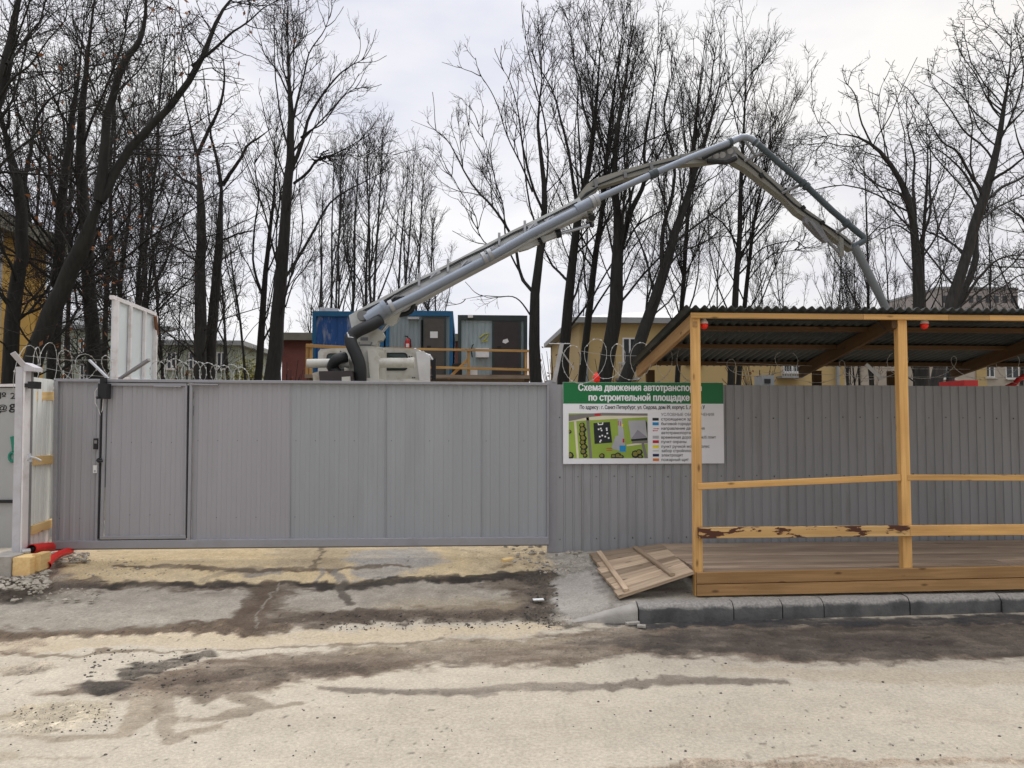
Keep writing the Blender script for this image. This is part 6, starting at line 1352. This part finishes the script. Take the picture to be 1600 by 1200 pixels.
# background woods: four grown kinds, copied
def straight(seed, h, r, forks):
    rng = random.Random(seed); x = y = 0; pts = [(0, 0, 0, r * 1.15)]; n = 8
    for i in range(1, n): x += rng.uniform(-.02, .02) * h / 4; y += rng.uniform(-.02, .02) * h / 4; pts.append((x, y, h * i / (n - 1), r * (1 - .82 * i / (n - 1))))
    L_ = [pts]
    for k in range(forks):
        i = rng.randint(2, 5); p = pts[i]; a = rng.uniform(0, 6.28); q = [p[:3] + (p[3] * .7,)]; s_ = rng.uniform(.05, .14) * h
        for j in range(1, 5): q.append((p[0] + math.cos(a) * s_ * (j / 4) ** .7, p[1] + math.sin(a) * s_ * (j / 4) ** .7, p[2] + (h * .95 - p[2]) * j / 4 * .85, p[3] * .7 * (1 - .8 * j / 4)))
        L_.append(q)
    return L_
protos = []
for i, (h, r, fk) in enumerate(((18, .16, 2), (17, .14, 3), (19, .15, 2), (15, .12, 4), (14, .13, 5))):
    protos.append(grow('background_tree', 'tree', straight(50 + i, h, r * .8, fk), 0, 'thin', 60 + i, loc=1, zmin=3, dens=1.15 if i < 3 else 1.5))
used = [False] * 5
def bgtree(px, Yb, ptop, k, label, group):
    g = W(px, 600, Yb); base = Vector((g.x, Yb, .36)); zt = W(px, ptop, Yb).z; h = (18, 17, 19, 15, 14)[k]; s_ = (zt - .36) / h
    if not used[k]: o = protos[k]; used[k] = True; o.location = base
    else: o = dup(protos[k], base)
    o.rotation_euler = (random.gauss(0, .045), random.gauss(0, .045), random.uniform(0, 6.28)); q = random.uniform(.85, 1.15); o.scale = (s_ * q, s_ * q, s_); o['label'] = label; o['group'] = group
G1 = 'thin trees behind the blue cabin'
L1 = ['thin dark tree at the left corner of the blue cabin', 'thin tree over the left third of the blue cabin roof', 'thin straight tree over the middle of the blue cabin roof', 'thin tree behind the white roof patch of the blue cabin', 'thin tree over the right end of the blue cabin roof', 'thin tree just left of where the boom starts', 'thin tree right above the turret of the pump truck', 'thin tree a little right of the turret, tall and straight', 'thin tree crossing the lower third of the boom from behind', 'thin tree leaning over the grey cabin with blue frame', 'thin forked tree between boom and the brown cabin door', 'thin low tree over the gap between grey and pale cabins', 'thin pale tree above the left part of the pale cabin']
for i, (px, Yb, pt) in enumerate(((497, 36, 290), (509, 40, 235), (517, 39, 225), (523, 44, 260), (545, 41, 215), (563, 46, 240), (572, 40, 200), (590, 43, 225), (604, 47, 260), (622, 42, 235), (638, 44, 255), (655, 55, 330), (690, 52, 340))):
    bgtree(px, Yb, pt, i % 4, L1[i], G1)
G2 = 'distant trees at left behind the gate'
L2 = ['distant tree filling the gap between leaning tree and hoarding', 'distant tree behind the razor wire at far left', 'distant bushy tree rising over the white hoarding left side', 'distant tree above the right edge of the white hoarding', 'distant bushy tree just right of the hoarding', 'distant tree left of the twin grey trees', 'distant bushy tree between the twin grey trunks and hoarding', 'distant tree right of the twin grey trees', 'distant small tree right beside the forked thin tree', 'distant tree between forked thin tree and tall solitary tree', 'distant tree above the brick building eave', 'distant tree far left behind the yellow house corner']
for i, (px, Yb, pt) in enumerate(((165, 34, 60), (105, 40, 100), (200, 38, 40), (236, 36, 150), (262, 40, 250), (287, 44, 300), (272, 50, 390), (362, 46, 330), (392, 50, 400), (440, 50, 380), (470, 48, 400), (52, 42, 150))):
    if i in (5, 8): continue
    bgtree(px, Yb, pt, (3 + i % 2) if i % 3 else i % 3, L2[i], G2)
G3 = 'distant trees beyond the walkway roof'
L3 = ['distant tree right below the boom top, nearest the corner of the walkway roof', 'distant thin tree above the second lamp gap left of the falling boom', 'distant low tree over the eaves left of the end hose', 'distant tree under the far boom section, thin and grey', 'distant bushy tree beneath the tip linkage of the boom', 'distant thin tree just left of the end hose', 'distant tree crossed by the hanging end hose', 'distant tree between end hose and the arching gnarled tree', 'distant tall tree right behind the end of the boom pipe', 'distant tree right of the arching gnarled tree', 'distant tree in front of the grey tower block left half', 'distant tree in front of the tower block right half', 'distant tree at the right edge above the roof', 'distant low tree behind the central trees above the metal roof', 'distant low tree left of the walkway roof end']
for i, (px, Yb, pt) in enumerate(((1108, 60, 330), (1195, 62, 375), (1222, 66, 400), (1252, 60, 385), (1282, 58, 390), (1300, 64, 370), (1326, 56, 360), (1362, 52, 250), (1345, 60, 350), (1398, 58, 330), (1488, 62, 330), (1555, 60, 300), (1590, 50, 250), (1010, 64, 420), (905, 62, 400))):
    bgtree(px, Yb, pt, (i * 2 + 1) % 5, L3[i], G3)
G4 = 'dark trees seen under the walkway roof'
for i, (px, Yb, pt) in enumerate(((1325, 24, 420), (1345, 26, 430), (1372, 25, 400), (1425, 27, 400))):
    bgtree(px, Yb, pt, (i + 1) % 5, ['dark trunk seen below the walkway roof right of the yellow house downpipe', 'dark trunk below the walkway roof, second right of the yellow house', 'dark trunk under the roof close to the rear post and white wire arm', 'dark trunk under the roof just right of the middle walkway post'][i], G4)
# yellow green bush right of the twin trees
rng = np.random.default_rng(5)
def bush(label, px, pyt, Yb, wd, n, m_, twigs=True):
    c = W(px, 640, Yb); zt = W(px, pyt, Yb).z; t_ = thing('bush', label, 'bush', (c.x, Yb, .36)); base = (c.x, Yb, .36); st = []
    for k in range(26):
        a = rng.uniform(0, 6.28); q = wd * rng.uniform(.2, 1); st.append(cat_rom([(c.x, Yb, .36), (c.x + math.cos(a) * q * .4, Yb + math.sin(a) * q * .4, .36 + (zt - .36) * .5), (c.x + math.cos(a) * q, Yb + math.sin(a) * q, .36 + (zt - .36) * rng.uniform(.7, 1))], 8))
    P = np.stack(st); np_mesh('stems', [tubes(P, np.tile(np.linspace(.025, .01, 8), (26, 1)), 4)], M['twig'], t_, base)
    P2, R2 = spawn(P, np.full(P.shape[:2], .012), rng, 4, .2, .3, .3, 1.0, (25, 60), .05, .6, .006, 5, .15)
    cc = P2[rng.integers(0, len(P2), n), rng.integers(1, 5, n)] + rng.normal(size=(n, 3)) * .06; s_ = rng.uniform(.03, .08, n)[:, None]
    a = rng.normal(size=(n, 3)); a /= np.linalg.norm(a, axis=1, keepdims=True); bb = np.cross(a, rng.normal(size=(n, 3))); bb /= np.linalg.norm(bb, axis=1, keepdims=True)
    V = np.stack([cc - a * s_, cc + bb * s_ * .6, cc + a * s_, cc - bb * s_ * .6], 1).reshape(-1, 3)
    np_mesh('foliage', [(V, np.arange(len(V)).reshape(-1, 4))], m_, t_, base)
bush('yellow green budding bush behind the gate, right of the twin grey trees', 395, 552, 40, 1.0, 2200, M['leafyel'])
bush('leafless brown shrub in front of the low pale green building, left of the twin trees', 290, 545, 36, 1.5, 160, M['leafbr'])
bush('leafless brown shrub behind the tangled razor wire, left of the white hoarding', 120, 535, 34, 1.7, 200, M['leafbr'])
bush('leafless brown shrub between the brick building and the tall solitary tree', 450, 560, 30, 1.0, 60, M['leafbr'])
bush('leafless dark shrub at the left wall of the pale yellow house', 868, 540, 34, 1.5, 60, M['leafbr'])
bush('leafless shrub low in front of the pale yellow house, just left of its first window', 950, 548, 33, 1.6, 40, M['leafbr'])
bush('leafless shrub behind the grey steel cabinet under the walkway roof', 1185, 552, 33, 1.8, 60, M['leafbr'])
bush('sparse yellowish bush close to the forked thin tree', 365, 568, 40, .9, 900, M['leafyel'])
